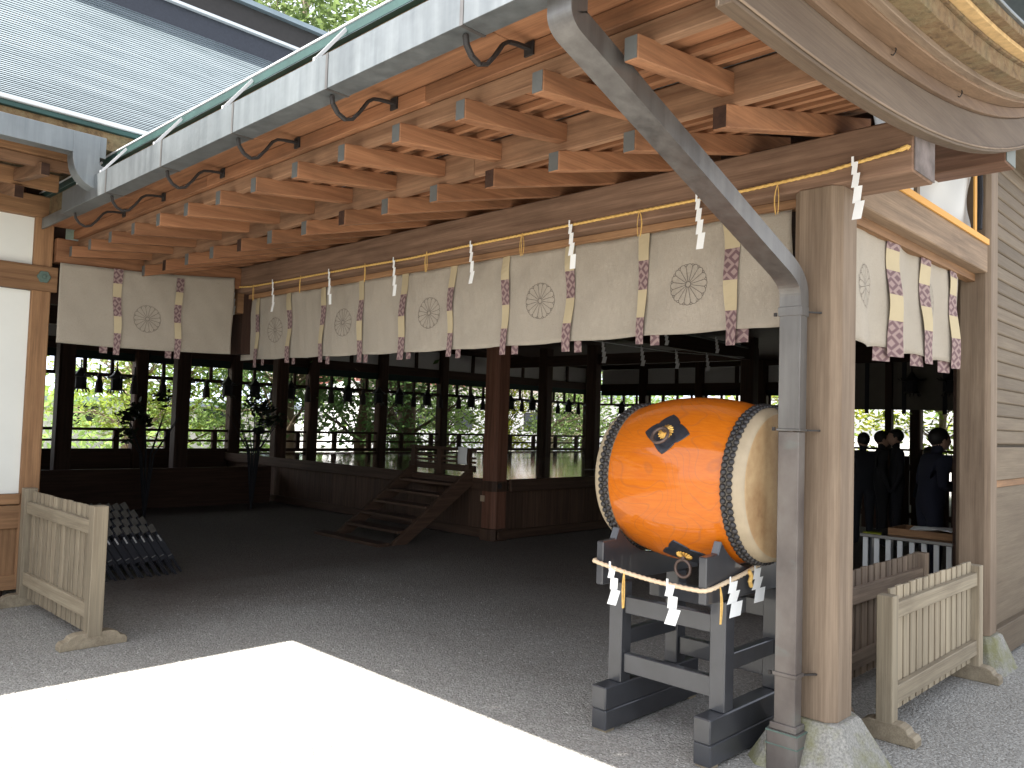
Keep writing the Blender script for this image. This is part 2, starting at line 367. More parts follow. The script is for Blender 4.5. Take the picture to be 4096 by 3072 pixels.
for x in (3.10, 3.28, 3.46, 3.64, 3.80): MB().box(x, x+.028, Y0P, Y1P, 2.897+.25*(x-2.87), 2.963+.25*(x-2.99)).build('soffit_batten', eav[1], porch)
# lintel
lt = MB().box(3.88, 4.16, 1.285, 7.86, 2.80, 3.055); lt.build('lintel_beam', wood(1, (.34,.21,.14), (.19,.11,.07), stain=.4), porch, bevel=.008)
MB().box(3.86, 4.18, 1.276, 1.284, 2.795, 3.06)
en = MB().box(3.886, 4.154, 1.279, 1.284, 2.806, 3.049); en.build('lintel_end', plain('weathered end grain', (.09,.075,.07), .9, 0, .9, 7, .2, .2, dark=2.6), porch)
MB().box(3.99, 4.07, 1.86, 7.80, 2.755, 2.799).build('curtain_rail', lwg[1], porch, bevel=.004)
# main post with chamfers
def post(name, x, y, w, z0, z1, ch, mats, parent, slim=0):
    pts = [(x+ch, y), (x+w-ch, y), (x+w, y+ch), (x+w, y+w-ch), (x+w-ch, y+w), (x+ch, y+w), (x, y+w-ch), (x, y+ch)]
    return MB().prism(pts, 2, z0, z1).build(name, mats[2], parent, bevel=.003)
post('post', 3.872, 1.614, .245, .232, 2.80, .042, pst, porch)
def base(x, y, w, h0, fl, parent):
    c = (x+w/2, y+w/2); a, b = w/2+.035, w/2+.035+fl; m = MB()
    def ring(r, z, q): return [(c[0]+sx*r*(1-q*(k == 0)), c[1]+sy*r*(1-q*(k == 1)), z) for sx, sy, k in ((-1,-1,1),(-1,-1,0),(1,-1,0),(1,-1,1),(1,1,1),(1,1,0),(-1,1,0),(-1,1,1))]
    ch = .3
    def oc(r, z): e = r*(1-ch*1.0); return [(c[0]+p[0], c[1]+p[1], z) for p in ((-e,-r),(e,-r),(r,-e),(r,e),(e,r),(-e,r),(-r,e),(-r,-e))]
    m.v = oc(b, -.02)+oc(a, h0-.012)+oc(a-.015, h0); m.f = [tuple(range(7, -1, -1)), tuple(range(16, 24))]
    for L in (0, 8): m.f += [(L+i, L+(i+1)%8, L+8+(i+1)%8, L+8+i) for i in range(8)]
    m.m = [0]*len(m.f); return m.build('stone_base', M_stone, parent, bevel=.004)
base(3.872, 1.614, .245, .232, .13, porch)
MB().box(3.93, 4.13, 7.64, 7.86, 2.2, 2.80).build('hanging_post', itw[2], porch)
MB().box(3.86, 3.93, 7.62, 7.78, 2.60, 2.80).build('bracket', lwg[0], porch, bevel=.004)
# gutter in sections with lap seams, iron hooks, bright hangers
def usec(y0, y1, x0=1.93, x1=2.045, z0=3.04, z1=3.20, t=.003):
    return MB().prism([(x0, z1), (x0, z0), (x1, z0), (x1, z1), (x1-t, z1), (x1-t, z0+t), (x0+t, z0+t), (x0+t, z1)], 1, y0, y1)
seams = [-.4, .45, 1.32, 2.205, 3.09, 3.96, 4.84, 5.72, 6.6]
for i, (a, b) in enumerate(zip(seams, seams[1:])):
    usec(a+.0015, b-.0015).build('gutter_section', M_gut, porch, bevel=.0015)
    if a > 0: MB().prism([(1.9275, 3.2), (1.9275, 3.0375), (2.0475, 3.0375), (2.0475, 3.0395), (1.9295, 3.0395), (1.9295, 3.2)], 1, a-.012, a+.006).build('gutter_seam', M_pipe, porch)
MB().box(1.9315, 2.0435, 6.6, 6.603, 3.04, 3.199).build('gutter_end_plate', M_gut, porch)
hk = [(1.985,3.036),(1.992,3.0),(2.02,2.965),(2.06,2.948),(2.10,2.962),(2.14,3.01),(2.18,3.068),(2.21,3.09),(2.25,3.098),(2.33,3.105),(2.37,3.108)]
for y in (1.335,2.21, 3.095, 3.965, 4.845, 5.725, 6.45):
    m = MB(); 
    for p, q in zip(hk, hk[1:]): m.bar((p[0], y+.03, p[1]), (q[0], y+.03, q[1]), .024, .011, up=(0,0,1) if abs(q[0]-p[0]) > .01 else (1,0,0))
    m.tube([(p[0], y+.03, p[1]) for p in hk], .0085, 8); m.build('gutter_hook', M_iron, porch)
    MB().box(2.325, 2.334, y+.005, y+.055, 3.075, 3.132).build('hook_plate', M_iron, porch)
for y in (1.42, 2.32, 3.2, 4.08, 4.96, 5.84, 6.3):
    m = MB().bar((1.934, y, 3.2), (2.095, y, 3.405), .016, .004, up=(0,1,0)); m.bar((1.934, y, 3.17), (1.934, y, 3.215), .016, .006, up=(1,0,0)); m.build('gutter_hanger', M_slatw, porch)
# roof sheet of the porch: edge trim, bark layer, deck
RX = [2.10, 3.2, 4.6, 6.4, 8.6, 11.5]
def rz(x): u = x-2.10; return 3.425+.27*u+.028*u*u
prof = [(x, rz(x)) for x in RX]+[(16, rz(11.5)-2.4), (21.8, 3.45)]
ybox('roof_edge_trim', 2.098, 2.14, 3.375, 3.425, [M_verd]*3, y0=.92, y1=9.0, bevel=.004)
ybox('roof_edge_glint', 2.094, 2.20, 3.4255, 3.438, [M_slatw]*3, y0=.92, y1=9.0, bevel=.003)  # added white strip, sunlight on the copper edge put into its colour
ybox('eave_bark', 2.135, 2.30, 3.17, 3.374, [M_bark]*3, y0=1.0, y1=8.4, bevel=0)
m = MB().prism(prof+[(21.8, 3.40), (16, rz(11.5)-2.46)]+[(x, rz(x)-.05) for x in RX[::-1]], 1, .9, 17.4); m.build('roof', M_roof, porch)
m = MB(); m.prism([(4.3, 3.45), (20.5, 3.45), (20.5, 3.5), (4.3, 3.5)], 1, 1.8, 16.5); m.build('inner_ceiling', itw[1], porch)
# gable verge: curved bargeboards stepping outwards
def zb(x): 
    u = max(0, x-2.45); return 2.875+.055*u*u*.62+.012*u**3*.35
def verge(name, y0, y1, d0, d1, mat, x0=2.1, x1=11.4, parent=porch, n=40, bevel=.003):
    xs = [x0+(x1-x0)*(i/n)**1.3 for i in range(n+1)]; m = MB(); nn = len(xs)
    for y in (y0, y1):
        m.v += [(x, y, zb(x)+d0) for x in xs]+[(x, y, zb(x)+d1) for x in xs]
    for i in range(n):
        a = i; m.f += [(a, a+1, nn+a+1, nn+a), (2*nn+a+1, 2*nn+a, 3*nn+a, 3*nn+a+1), (a+1, a, 2*nn+a, 2*nn+a+1), (nn+a, nn+a+1, 3*nn+a+1, 3*nn+a)]
    m.f += [(0, nn, 3*nn, 2*nn), (n, 2*nn+n, 3*nn+n, nn+n)]; m.m = [0]*len(m.f)
    return m.build(name, mat, parent, bevel=bevel)
verge('bargeboard', 1.222, 1.283, 0, .19, wood(0, (.175,.128,.09), (.145,.102,.07), stain=.35, sc=.8), x0=2.14)
verge('bargeboard_bead', 1.214, 1.2215, .012, .022, pst[0], x0=2.14)
verge('bargeboard', 1.20, 1.30, .191, .25, wood(0, (.185,.122,.078), (.145,.092,.06), stain=.4), x0=2.12)
verge('bargeboard', 1.12, 1.30, .251, .272, wood(0, (.24,.155,.096), (.19,.12,.073), stain=.3), x0=2.11)
verge('bargeboard', 1.085, 1.125, .262, .300, pst[0], x0=2.11)
verge('bark_layer', 1.0, 1.15, .285, .36, M_bark, x0=2.12, n=60)
verge('bark_layer', .985, 1.2, .361, .375, M_bark, x0=2.12)
verge('straw_layer', .94, 1.2, .376, .395, plain('pale straw', (.62,.42,.2), .9, 0, .7, 25, .2, .3), x0=2.12)
verge('bark_layer', .90, 1.2, .396, .435, M_bark, x0=2.11)
verge('roof_cap', .885, 1.3, .436, .45, M_gut, x0=2.10)
for x, zz in ((3.35, .252), (4.22, .252)):
    MB().tube([(x, 1.198, zb(x)+zz-.03), (x, 1.19, zb(x)+zz-.035), (x+.012, 1.186, zb(x)+zz-.02), (x+.02, 1.186, zb(x)+zz-.005), (x+.01, 1.188, zb(x)+zz+.01), (x-.005, 1.19, zb(x)+zz+.008)], .0028, 6).build('hook', M_iron, porch)
# ridge-ward purlin with painted end
MB().box(5.47, 5.68, 1.292, 7.6, 3.247, 3.50).build('purlin', wood(1, (.22,.12,.08), (.12,.065,.04)), porch, bevel=.006)
MB().box(5.476, 5.674, 1.286, 1.2915, 3.253, 3.494).build('purlin_end_cap', plain('pale painted purlin end', (.14,.155,.14), .6, 0, .3, 9), porch)
# side beam between posts on the gable side
MB().box(4.16, 6.40, 1.62, 1.80, 2.755, 2.965).build('side_beam', wood(0, (.31,.215,.14), (.19,.13,.085), stain=.4), porch, bevel=.006)
MB().box(4.16, 6.40, 1.70, 1.76, 2.70, 2.754).build('curtain_rail', lwg[0], porch)
MB().box(4.5, 6.38, 1.605, 1.617, 2.945, 2.985).build('ochre_tape', M_ochre, porch)
MB().box(6.22, 6.27, 1.655, 1.665, 2.98, 3.62).build('ochre_tape', M_ochre, porch)
sm = MB()
def sheetf(u, v):
    x = 4.6+u*1.74; z = 2.97+v*.95
    return (x, 1.73+.018*math.sin(9*u+5*v+2*math.sin(6*v))+.014*math.sin(23*u-9*v), z)
sm.grid(sheetf, 70, 36); tag(sm.build('white_sheet', M_tarp, smooth=True, solid=.002), 'crumpled white sheet filling the gap above the side beam', 'sheet')
MB().tube([(6.33, 1.66, 3.62), (6.335, 1.65, 3.3), (6.31, 1.65, 3.05)], .018, 8).build('black_strut', M_blackd, porch)
MB().box(5.2, 5.25, 1.7, 1.76, 2.97, 3.3).build('king_strut', pst[2], porch)
# right post
post('post', 6.40, 1.605, .22, .23, 4.2, .03, pst, porch)
base(6.40, 1.605, .22, .23, .09, porch)

# downpipe : part of the porch
def rectpipe(path, wy, wt, name, mat, y=1.795):
    # path in XZ plane, width wy along Y, thickness wt
    m = MB(); P = [Vector((p[0], 0, p[1])) for p in path]; n = len(P)
    for i, p in enumerate(P):
        t = (P[min(i+1, n-1)]-P[max(i-1, 0)]).normalized(); nn = Vector((t.z, 0, -t.x))
        for sy, sn in ((-1,0),(1,0),(1,1),(-1,1)):
            q = p+nn*(sn*wt)*-1; m.v.append((q.x, y+sy*wy/2, q.z))
    for i in range(n-1):
        for k in range(4): a = 4*i+k; b = 4*i+(k+1)%4; m.f.append((a, b, b+4, a+4)); m.m.append(0)
    m.f += [(3,2,1,0), tuple(4*(n-1)+k for k in range(4))]; m.m += [0, 0]
    return m.build(name, mat, porch, bevel=.003)
def bez(a, b, c, n=10): return [tuple((1-t)**2*a[i]+2*t*(1-t)*b[i]+t*t*c[i] for i in range(2)) for t in [k/n for k in range(1, n+1)]]
pp = [(2.005, 3.06), (2.005, 2.99)]+bez((2.005, 2.99), (2.005, 2.935), (2.075, 2.91))
pp += [(2.2, 2.865), (2.465, 2.765), (2.825, 2.635), (3.3, 2.46), (3.62, 2.345)]+bez((3.62, 2.345), (3.735, 2.30), (3.735, 2.25), 8)+[(3.735, 2.20)]
dp = rectpipe(pp, .108, .085, 'downpipe', M_pipe)
MB().box(3.735, 3.81, 1.741, 1.849, 1.60, 2.20).build('downpipe', M_pipe, porch, bevel=.003)
MB().box(3.737, 3.808, 1.743, 1.847, .215, 1.598).build('downpipe', M_pipel, porch, bevel=.003)
MB().box(3.712, 3.828, 1.718, 1.872, -.01, .19).build('downpipe_shoe', M_pipel, porch, bevel=.006)
MB().box(3.722, 3.82, 1.73, 1.862, .1905, .222).build('pipe_collar', M_pipel, porch, bevel=.004)
for z in (.183, .122): MB().box(3.710, 3.830, 1.716, 1.874, z, z+.006).build('shoe_seam', M_verd2, porch)
for z, h, mt in ((2.155, .045, M_pipe), (1.60, .012, M_pipe), (.44, .018, M_pipel)):
    MB().box(3.730, 3.816, 1.736, 1.855, z, z+h).build('pipe_clamp', mt, porch, bevel=.002)
    MB().bar((3.815, 1.739, z+h/2), (3.87, 1.70, z+h/2), .012, .008).build('clamp_arm', M_iron, porch)
    MB().box(3.722, 3.732, 1.858, 1.872, z, z+.018).build('clamp_bolt', M_iron, porch)

# ------------------------------------------------------------------ side wing (white wall, ribbed copper roof)
wing = thing('side_wing', 'white plastered side wing with ribbed pale copper roof meeting the porch', 'building', (0,0,0))
W0 = -7.
MB().box(W0, 2.05, 7.70, 7.72, .885, 2.58).build('wall_panel', M_white, wing)
MB().box(W0, 2.05, 7.70, 7.72, 2.795, 3.2).build('wall_panel', M_white, wing)
post('post', 2.05, 7.655, .145, .12, 3.24, .006, lwg, wing)
MB().box(W0, 2.235, 7.63, 7.69, 2.582, 2.793).build('rail_beam', lwg[0], wing, bevel=.004)
MB().box(W0, 2.18, 7.62, 7.80, 3.2, 3.38).build('wall_beam', lwg[0], wing, bevel=.005)
MB().box(W0, 2.052, 7.645, 7.70, .80, .883).build('sill_beam', lwg[0], wing, bevel=.004)
MB().box(W0, 2.17, 7.66, 7.72, .60, .79).build('rail_beam', lwg[0], wing, bevel=.004)
MB().box(W0, 1.75, 7.69, 7.72, .22, .60).build('wainscot_board', lwg[0], wing)
MB().box(1.76, 2.05, 7.685, 7.72, .22, .60).build('wainscot_board', lwg[2], wing)
MB().box(W0, 2.17, 7.66, 7.74, .10, .22).build('ground_sill', lwg[0], wing, bevel=.004)
MB().box(W0, 3.9, 7.9, 8.1, 0, 0.02)
def flower(c, r, nrm, mat, parent, name='nail_cover'):
    m = MB(); pts = []
    for k in range(24):
        a = 2*math.pi*k/24; rr = r*(1+.08*math.cos(6*a)); pts.append((c[0]+rr*math.cos(a), c[2]+rr*math.sin(a)))
    m.prism(pts, 1, c[1]-.012, c[1]); m.prism([(c[0]+r*.35*math.cos(k*.785), c[2]+r*.35*math.sin(k*.785)) for k in range(8)], 1, c[1]-.03, c[1]-.0125)
    return m.build(name, mat, parent, bevel=.003)
flower((2.125, 7.628, 2.70), .05, None, M_verd2, wing); flower((2.125, 7.655, .695), .03, None, M_verd2, wing)
# beam over left curtain and dark gap
MB().box(2.205, 3.88, 7.60, 7.74, 2.84, 3.045).build('lintel_beam', eav[0], wing, bevel=.005)
MB().box(2.205, 3.88, 7.64, 7.72, 3.25, 3.5).build('lintel_beam', itw[0], wing)
rafter_set(6.87, 0, 1.745, 5, -4, .355, wing, eavg, y_in=8.0)
def xbox(name, y0, y1, z0, z1, mats, x0=-4, x1=2.0, bevel=.004): return MB().box(x0, x1, y0, y1, z0, z1).build(name, mats[0], wing, bevel=bevel)
xbox('eave_fascia', 6.37, 6.42, 3.29, 3.36, eavg); xbox('eave_fascia', 6.335, 6.43, 3.363, 3.43, lwg); xbox('eave_board', 6.08, 6.44, 3.433, 3.45, lwg)
xbox('eave_batten_beam', 6.93, 6.975, 3.27, 3.40, lwg)
soffit(6.44, 6.93, 3.35, .13, 3, wing, -4, 2.0, swap=True, mats=lwg); soffit(6.99, 8.0, 3.32, .25, 6, wing, -4, 2.0, swap=True, mats=lwg)
xbox('eave_bark', 6.13, 6.45, 3.45, 3.575, [M_bark]*3, x1=4.0, bevel=0)
xbox('roof_edge_trim', 6.10, 6.15, 3.577, 3.612, [M_verd]*3, x1=4.2); xbox('roof_edge_trim', 6.075, 6.16, 3.613, 3.638, [M_slatw]*3, x1=4.2)
# wing gutter and its spout
MB().prism([(5.95, 3.475), (5.95, 3.33), (6.06, 3.33), (6.06, 3.47), (6.057, 3.47), (6.057, 3.333), (5.953, 3.333), (5.953, 3.475)], 0, -4, 2.0).build('gutter', M_gut, wing, bevel=.0015)
sp = MB(); pa = [(1.875, 3.47), (1.875, 3.32)]+bez((1.875, 3.32), (1.875, 3.21), (1.96, 3.19), 8)+[(2.06, 3.165)]
P = [Vector((p[0], 0, p[1])) for p in pa]
for i, p in enumerate(P):
    t = (P[min(i+1, len(P)-1)]-P[max(i-1, 0)]).normalized(); nn = Vector((t.z, 0, -t.x))
    for sy, sn in ((0,-1),(1,-1),(1,1),(0,1)): q = p+nn*sn*.085; sp.v.append((q.x, 5.945+sy*.12, q.z))
for i in range(len(P)-1):
    for k in range(4): a = 4*i+k; b = 4*i+(k+1)%4; sp.f.append((a, b, b+4, a+4)); sp.m.append(0)
sp.build('gutter_spout', M_gut, wing, bevel=.002)
# ribbed roof
def wz(y): u = y-6.09; return 3.64+.55*u+.055*u*u
nC = 62; ys = [6.09+(9.55-6.09)*(i/nC) for i in range(nC+1)]; m = MB()
for i in range(nC):
    a, b = ys[i], ys[i+1]; nseg = 26; xs = [W0+(10.5-W0)*k/nseg for k in range(nseg+1)]; base_ = len(m.v)
    for k, x in enumerate(xs):
        j = .0007*wob(x*3+i*2.1)
        m.v += [(x, a+.003, wz(a)-.002+j), (x, a+.002, wz(a)+.0045+j), (x, a, wz(a)+.0055+j), (x, b+.003, wz(b)-.001)]
    for k in range(nseg):
        q = base_+4*k; m.f += [(q, q+4, q+5, q+1), (q+1, q+5, q+6, q+2), (q+2, q+6, q+7, q+3)]; m.m += [1, 0, 0]  # lip faces black: recess shadow under each course put into the colour
m.build('roof_courses', [M_roof, M_blackd], wing, kind='stuff')
MB().prism([(6.12, wz(6.12)-.02)]+[(6.09+3.5*i/8, wz(6.09+3.5*i/8)-.04) for i in range(1, 9)]+[(13, 4.2), (13, 4.1), (9.6, wz(9.6)-.3), (8, wz(8)-.25), (6.9, 3.72), (6.3, 3.6)], 0, W0, 10.5).build('roof_deck', M_bark, wing)
zr = wz(9.5)
MB().box(W0, 10.5, 9.42, 9.9, zr-.12, zr+.18).build('ridge_base', M_plate, wing)
MB().box(W0, 10.5, 9.36, 9.95, zr+.18, zr+.215).build('ridge_moulding', M_slatw, wing)
MB().box(W0, 10.5, 9.41, 9.9, zr+.215, zr+.50).build('ridge_box', M_iron, wing)
MB().box(W0, 10.5, 9.33, 9.98, zr+.50, zr+.56).build('ridge_cap', M_roof, wing)
MB().box(W0, -4, 6.3, 13, 0, 4.5).build('far_wall', M_white, wing)

# ------------------------------------------------------------------ right wall with louvred panel
lw2 = [wood(a, (.175,.135,.092), (.135,.10,.067), stain=.25) for a in range(3)]
rw = thing('louvred_wall', 'board wall with louvred panel right of the far right post', 'wall', (0,0,0))
MB().box(6.63, 11, 1.70, 1.74, .2, 4.2).build('backing_wall', lw2[0], rw)
MB().box(6.625, 6.80, 1.655, 1.70, 1.535, 4.0).build('panel_frame', lw2[2], rw, bevel=.003)
MB().box(6.625, 11, 1.64, 1.70, 1.29, 1.53).build('panel_rail', lw2[0], rw, bevel=.003)
MB().box(6.625, 11, 1.652, 1.70, 1.235, 1.288).build('panel_rail', lwg[0], rw, bevel=.003)
MB().box(6.63, 11, 1.66, 1.70, .24, 1.233).build('lower_board', lw2[0], rw)
MB().box(6.63, 11, 1.61, 1.70, .02, .24).build('ground_sill', lw2[0], rw, bevel=.004)
for k in range(23):
    z = 1.55+k*.103; m = MB(); m.prism([(1.672, z), (1.70, z), (1.70, z+.1025), (1.676, z+.1025), (1.668, z+.05), (1.664, z+.01)], 0, 6.81, 11); m.build('louvre', lw2[0], rw, bevel=.003)
MB().box(6.60, 11, 1.5, 3.5, 3.75, 4.1).build('top_beam', lw2[0], rw)

# ------------------------------------------------------------------ stage and colonnades of the dark hall
hall = thing('dance_hall', 'dark open hall with polished raised stage, tall columns and low outer railings', 'building', (0,0,0))
SZ = .82
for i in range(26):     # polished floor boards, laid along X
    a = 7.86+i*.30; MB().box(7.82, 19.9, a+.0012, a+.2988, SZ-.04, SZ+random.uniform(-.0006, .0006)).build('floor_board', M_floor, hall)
MB().box(7.78, 7.82, 8.14, 15.6, SZ-.16, SZ+.003).build('stage_edge_beam', stw[1], hall, bevel=.004)
MB().box(8.03, 19.9, 7.80, 7.86, SZ-.16, SZ+.004).build('stage_edge_beam', stw[0], hall, bevel=.004)
for i in range(22): MB().box(7.84, 7.86, 8.1+i*.34, 8.1+i*.34+.335, .14, SZ-.161).build('stage_skirt_board', stw[2], hall)
for i in range(30): MB().box(8.0+i*.34, 8.0+i*.34+.335, 7.87, 7.89, .14, SZ-.161).build('stage_skirt_board', stw[2], hall)
MB().box(7.80, 7.88, 7.8, 15.6, .02, .14).build('stage_sill', stw[1], hall, bevel=.004); MB().box(7.8, 19, 7.82, 7.9, .02, .14).build('stage_sill', stw[0], hall, bevel=.004)
cw = wood(2, (.18,.08,.05), (.09,.04,.025), stain=.3)
cols = [cw]*3
post('column', 7.76, 7.86, .28, .16, 2.9+.6, .05, cols, hall); post('column_foot', 7.745, 7.845, .31, .0, .155, .05, stw, hall)
post('column_collar', 7.75, 7.85, .30, .66, .80, .05, stw, hall)
for zc in (.74, .09): 
    flower((7.74+.1, 7.845, zc), .04, None, M_iron, hall)
MB().box(7.735, 7.745, 8.02, 8.10, .52, .60).build('small_sign_plate', plain('small plate', (.4,.3,.2)), hall)
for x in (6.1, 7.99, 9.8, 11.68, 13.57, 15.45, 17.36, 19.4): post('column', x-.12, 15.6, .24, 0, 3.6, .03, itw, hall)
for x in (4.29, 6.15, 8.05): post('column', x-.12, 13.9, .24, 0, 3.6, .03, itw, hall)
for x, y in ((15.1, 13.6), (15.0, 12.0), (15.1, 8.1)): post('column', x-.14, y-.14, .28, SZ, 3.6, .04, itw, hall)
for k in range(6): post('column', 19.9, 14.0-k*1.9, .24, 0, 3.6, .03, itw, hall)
# far side y=15.7 : dado, rails, lintels, plaster panels, blinds, small openings
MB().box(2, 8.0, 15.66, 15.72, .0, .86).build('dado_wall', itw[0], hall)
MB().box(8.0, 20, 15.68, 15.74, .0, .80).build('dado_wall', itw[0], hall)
FX0, FX1 = 2.0, 20.0
MB().box(2, 7.75, 13.70, 13.76, 0, .66).build('dado_wall', itw[0], hall)  # low dark wall added so the column feet sink into shade
for z0, z1, nm in ((.83, .90, 'railing_bar'), (1.03, 1.07, 'railing_bar'), (1.225, 1.275, 'railing_bar'), (2.205, 2.27, 'tie_beam'), (2.66, 2.86, 'lintel_beam'), (3.30, 3.6, 'lintel_beam')):
    MB().box(FX0, FX1, 15.69, 15.75, z0, z1).build(nm, itw[0], hall, bevel=.003)
    MB().box(19.97, 20.03, 5.6, 15.69, z0, z1).build(nm, itw[1], hall, bevel=.003)
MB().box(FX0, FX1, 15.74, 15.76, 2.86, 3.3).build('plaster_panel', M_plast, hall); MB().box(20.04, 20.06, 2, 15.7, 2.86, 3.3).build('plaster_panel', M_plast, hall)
MB().box(FX0, FX1, 15.72, 15.735, 2.51, 2.66).build('rolled_blind', M_blind, hall); MB().box(20.0, 20.015, 5.6, 15.7, 2.51, 2.66).build('rolled_blind', M_blind, hall)
x = 2.3
while x < 19.9:
    MB().box(x-.03, x+.03, 15.69, 15.74, 2.27, 2.51).build('transom_stud', itw[2], hall)
    x += .47
for k in range(21): MB().box(19.98, 20.03, 5.9+k*.47-.03, 5.9+k*.47+.03, 2.27, 2.51).build('transom_stud', itw[2], hall)
x = 2.9
while x < 19.8: MB().box(x-.05, x+.05, 15.67, 15.76, .9, 1.225).build('railing_post', itw[2], hall, bevel=.01); x += .94
for k in range(10): MB().box(19.95, 20.05, 6.3+k*.94, 6.4+k*.94, .9, 1.225).build('railing_post', itw[2], hall)
for x in (3.1, 5.0, 6.9, 8.9, 10.8, 12.7, 14.6, 16.5, 18.4): MB().box(x-.04, x+.04, 15.70, 15.76, 2.86, 3.3).build('panel_post', itw[2], hall)
for y in (3.5, 5.4, 7.3, 9.2, 11.1, 13.0): MB().box(20.0, 20.05, y-.05, y+.05, 2.6, 3.3).build('panel_post', itw[2], hall)
MB().box(7.9, 15.3, 8.0, 8.12, 3.0, 3.25).build('upper_beam', itw[0], hall); MB().box(15.0, 15.12, 8.0, 15.6, 3.0, 3.25).build('upper_beam', itw[1], hall)
MB().box(2, 4.35, 13.88, 14.0, 2.9, 3.3).build('upper_beam', itw[0], hall)
# blind and lintel of the right-hand side
MB().box(15.98, 16.0, 2.2, 7.4, 2.06, 3.1).build('reed_blind', M_blindg, hall); MB().box(15.9, 16.1, 2.0, 7.6, 2.95, 3.5).build('lintel_beam', itw[1], hall)
MB().box(15.9, 16.02, 5.62, 5.74, 0, 3.0).build('thin_post', itw[2], hall)
for y in (3.3, 4.0, 4.72, 5.42, 6.1): MB().box(15.955, 15.978, y-.035, y+.035, 1.985, 2.95).build('blind_band', M_blackd, hall)
MB().box(2.2, 3.9, 16.5, 16.6, 0, 0.01)
MB().box(1.9, 2.0, 7.8, 15.7, 0, 3.5).build('side_wall', itw[1], hall); MB().box(8, 20.5, 1.76, 1.9, 2.9, 3.6).build('upper_beam', itw[0], hall)
MB().box(6.62, 20, 1.76, 1.9, 0, 3.6).build('side_wall', itw[0], hall)

MB().box(2.0, 2.32, 7.78, 7.9, 2.5, 3.5).build('corner_board', itw[2], wing)
# hanging lanterns and tassels, one object each
def make_lantern():
    t = thing('hanging_lantern', '', 'lantern')
    def hexr(r, z, n=6, up=0): return [(r*math.cos(math.pi/3*k+.52), r*math.sin(math.pi/3*k+.52), z+up) for k in range(n)]
    def loft(rs, nm, mat):
        m = MB(); m.v = [p for r, z in rs for p in hexr(r, z)]
        for i in range(len(rs)-1):
            for k in range(6): a = 6*i+k; b = 6*i+(k+1)%6; m.f.append((a, b, b+6, a+6))
        m.f += [(5,4,3,2,1,0), tuple(6*(len(rs)-1)+k for k in range(6))]; m.m = [0]*len(m.f); return m.build(nm, mat, t)
    loft([(.10, .05), (.10, .24)], 'body', M_blackd); loft([(.145, .02), (.13, .05)], 'base', M_iron)
    r = loft([(.20, .235), (.17, .25), (.09, .30), (.045, .36), (.02, .40)], 'roof', M_iron)
    for k in range(6):
        a = math.pi/3*k+.52; c, s_ = math.cos(a), math.sin(a); MB().bar((.18*c, .18*s_, .24), (.235*c, .235*s_, .285), .02, .015).build('corner_curl', M_iron, t)
        MB().bar((.12*c, .12*s_, .03), (.155*c, .155*s_, -.03), .02, .02).build('foot', M_iron, t)
    MB().tube([(0,0,.39), (0,0,.55)], .012, 6).build('hanging_rod', M_iron, t)
    return t
def make_tassel():
    t = thing('hanging_tassel', '', 'tassel'); m = MB()
    rs = [(.012,.5),(.012,.34),(.035,.33),(.045,.27),(.035,.25),(.06,.18),(.07,0)]
    m.tube([(0,0,z) for r, z in rs], [r for r, z in rs], 10); m.build('cord_and_tassel', plain('black tassel', (.03,.02,.022), .8), t); return t
l0 = make_lantern(); t0 = make_tassel(); u1 = u2 = False
spots = []
bays = [4.75, 6.1, 7.99, 9.8, 11.68, 13.57, 15.45, 17.36, 19.4]
names = {4.75:'leftmost bay', 6.1:'second bay from the left', 7.99:'third bay from the left', 9.8:'fourth bay from the left', 11.68:'fifth bay from the left', 13.57:'bay right of the stage corner column', 15.45:'bay left of the drum', 17.36:'bay just behind the drum top'}
for i, b in enumerate(bays[:-1]):
    wd = bays[i+1]-b
    for q, fr in enumerate((.17, .40, .62, .85)):
        isl = (q+i) % 2 == 0
        kind = 'iron hanging lantern' if isl else 'black hanging tassel'
        side = ('at the left', 'left of centre', 'right of centre', 'at the right')[q]
        lab = f'{kind} {side} of the {names[b]}'
        if isl: o = l0 if not u1 else copy_tree(l0); u1 = True
        else: o = t0 if not u2 else copy_tree(t0); u2 = True
        o.location = (b+wd*fr, 15.45, 1.93 if isl else 1.90); o['label'] = lab; o['group'] = 'iron lanterns in the hall' if isl else 'black tassels in the hall'
for q, (x, y) in enumerate(((19.6, 14.6), (19.6, 13.2), (19.6, 12.0), (19.6, 10.6), (19.6, 9.4))):
    o = copy_tree(l0, (x, y, 1.93), label=f"iron lantern over the far right railing, {('first','second','third','fourth','fifth')[q]} from the corner"); o['group'] = 'iron lanterns in the hall'
for q, y in enumerate((3.65, 4.45, 5.1)):
    o = copy_tree(l0, (15.4, y, 2.32), label=f"dark lantern against the grey blind above the people, {('rightmost','middle','leftmost')[q]} of three"); o['group'] = 'lanterns before the grey blind'

# stairs to the stage
st = thing('wooden_stairs', 'steep dark wooden stairs with open treads leading up to the stage', 'stairs', (0,0,0))
for y in (8.34, 9.58):
    m = MB(); m.prism([(6.42, .0), (6.66, .0), (7.78, .72), (7.78, .93), (7.72, .93)], 1, y-.035, y+.035); m.build('stringer', stw[0], st, bevel=.004)
for k in range(5):
    z = .13+k*.145; x = 6.56+k*.225; MB().box(x, x+.24, 8.376, 9.544, z, z+.035).build('tread', stw[1], st, bevel=.003)
MB().box(7.70, 7.76, 8.376, 9.544, .70, .82).build('top_riser', stw[1], st, bevel=.003)
MB().box(6.2, 6.38, 8.3, 9.75, .0, .04).build('foot_board', stw[1], st, bevel=.003)
gt = thing('low_gate', 'low wooden barrier with horizontal bars standing at the stair head', 'barrier', (0,0,0))
for y in (8.60, 9.22, 9.82): MB().box(7.93, 7.99, y-.045, y+.045, SZ, 1.19 if y != 9.22 else 1.17).build('barrier_post', stw[2], gt, bevel=.003)
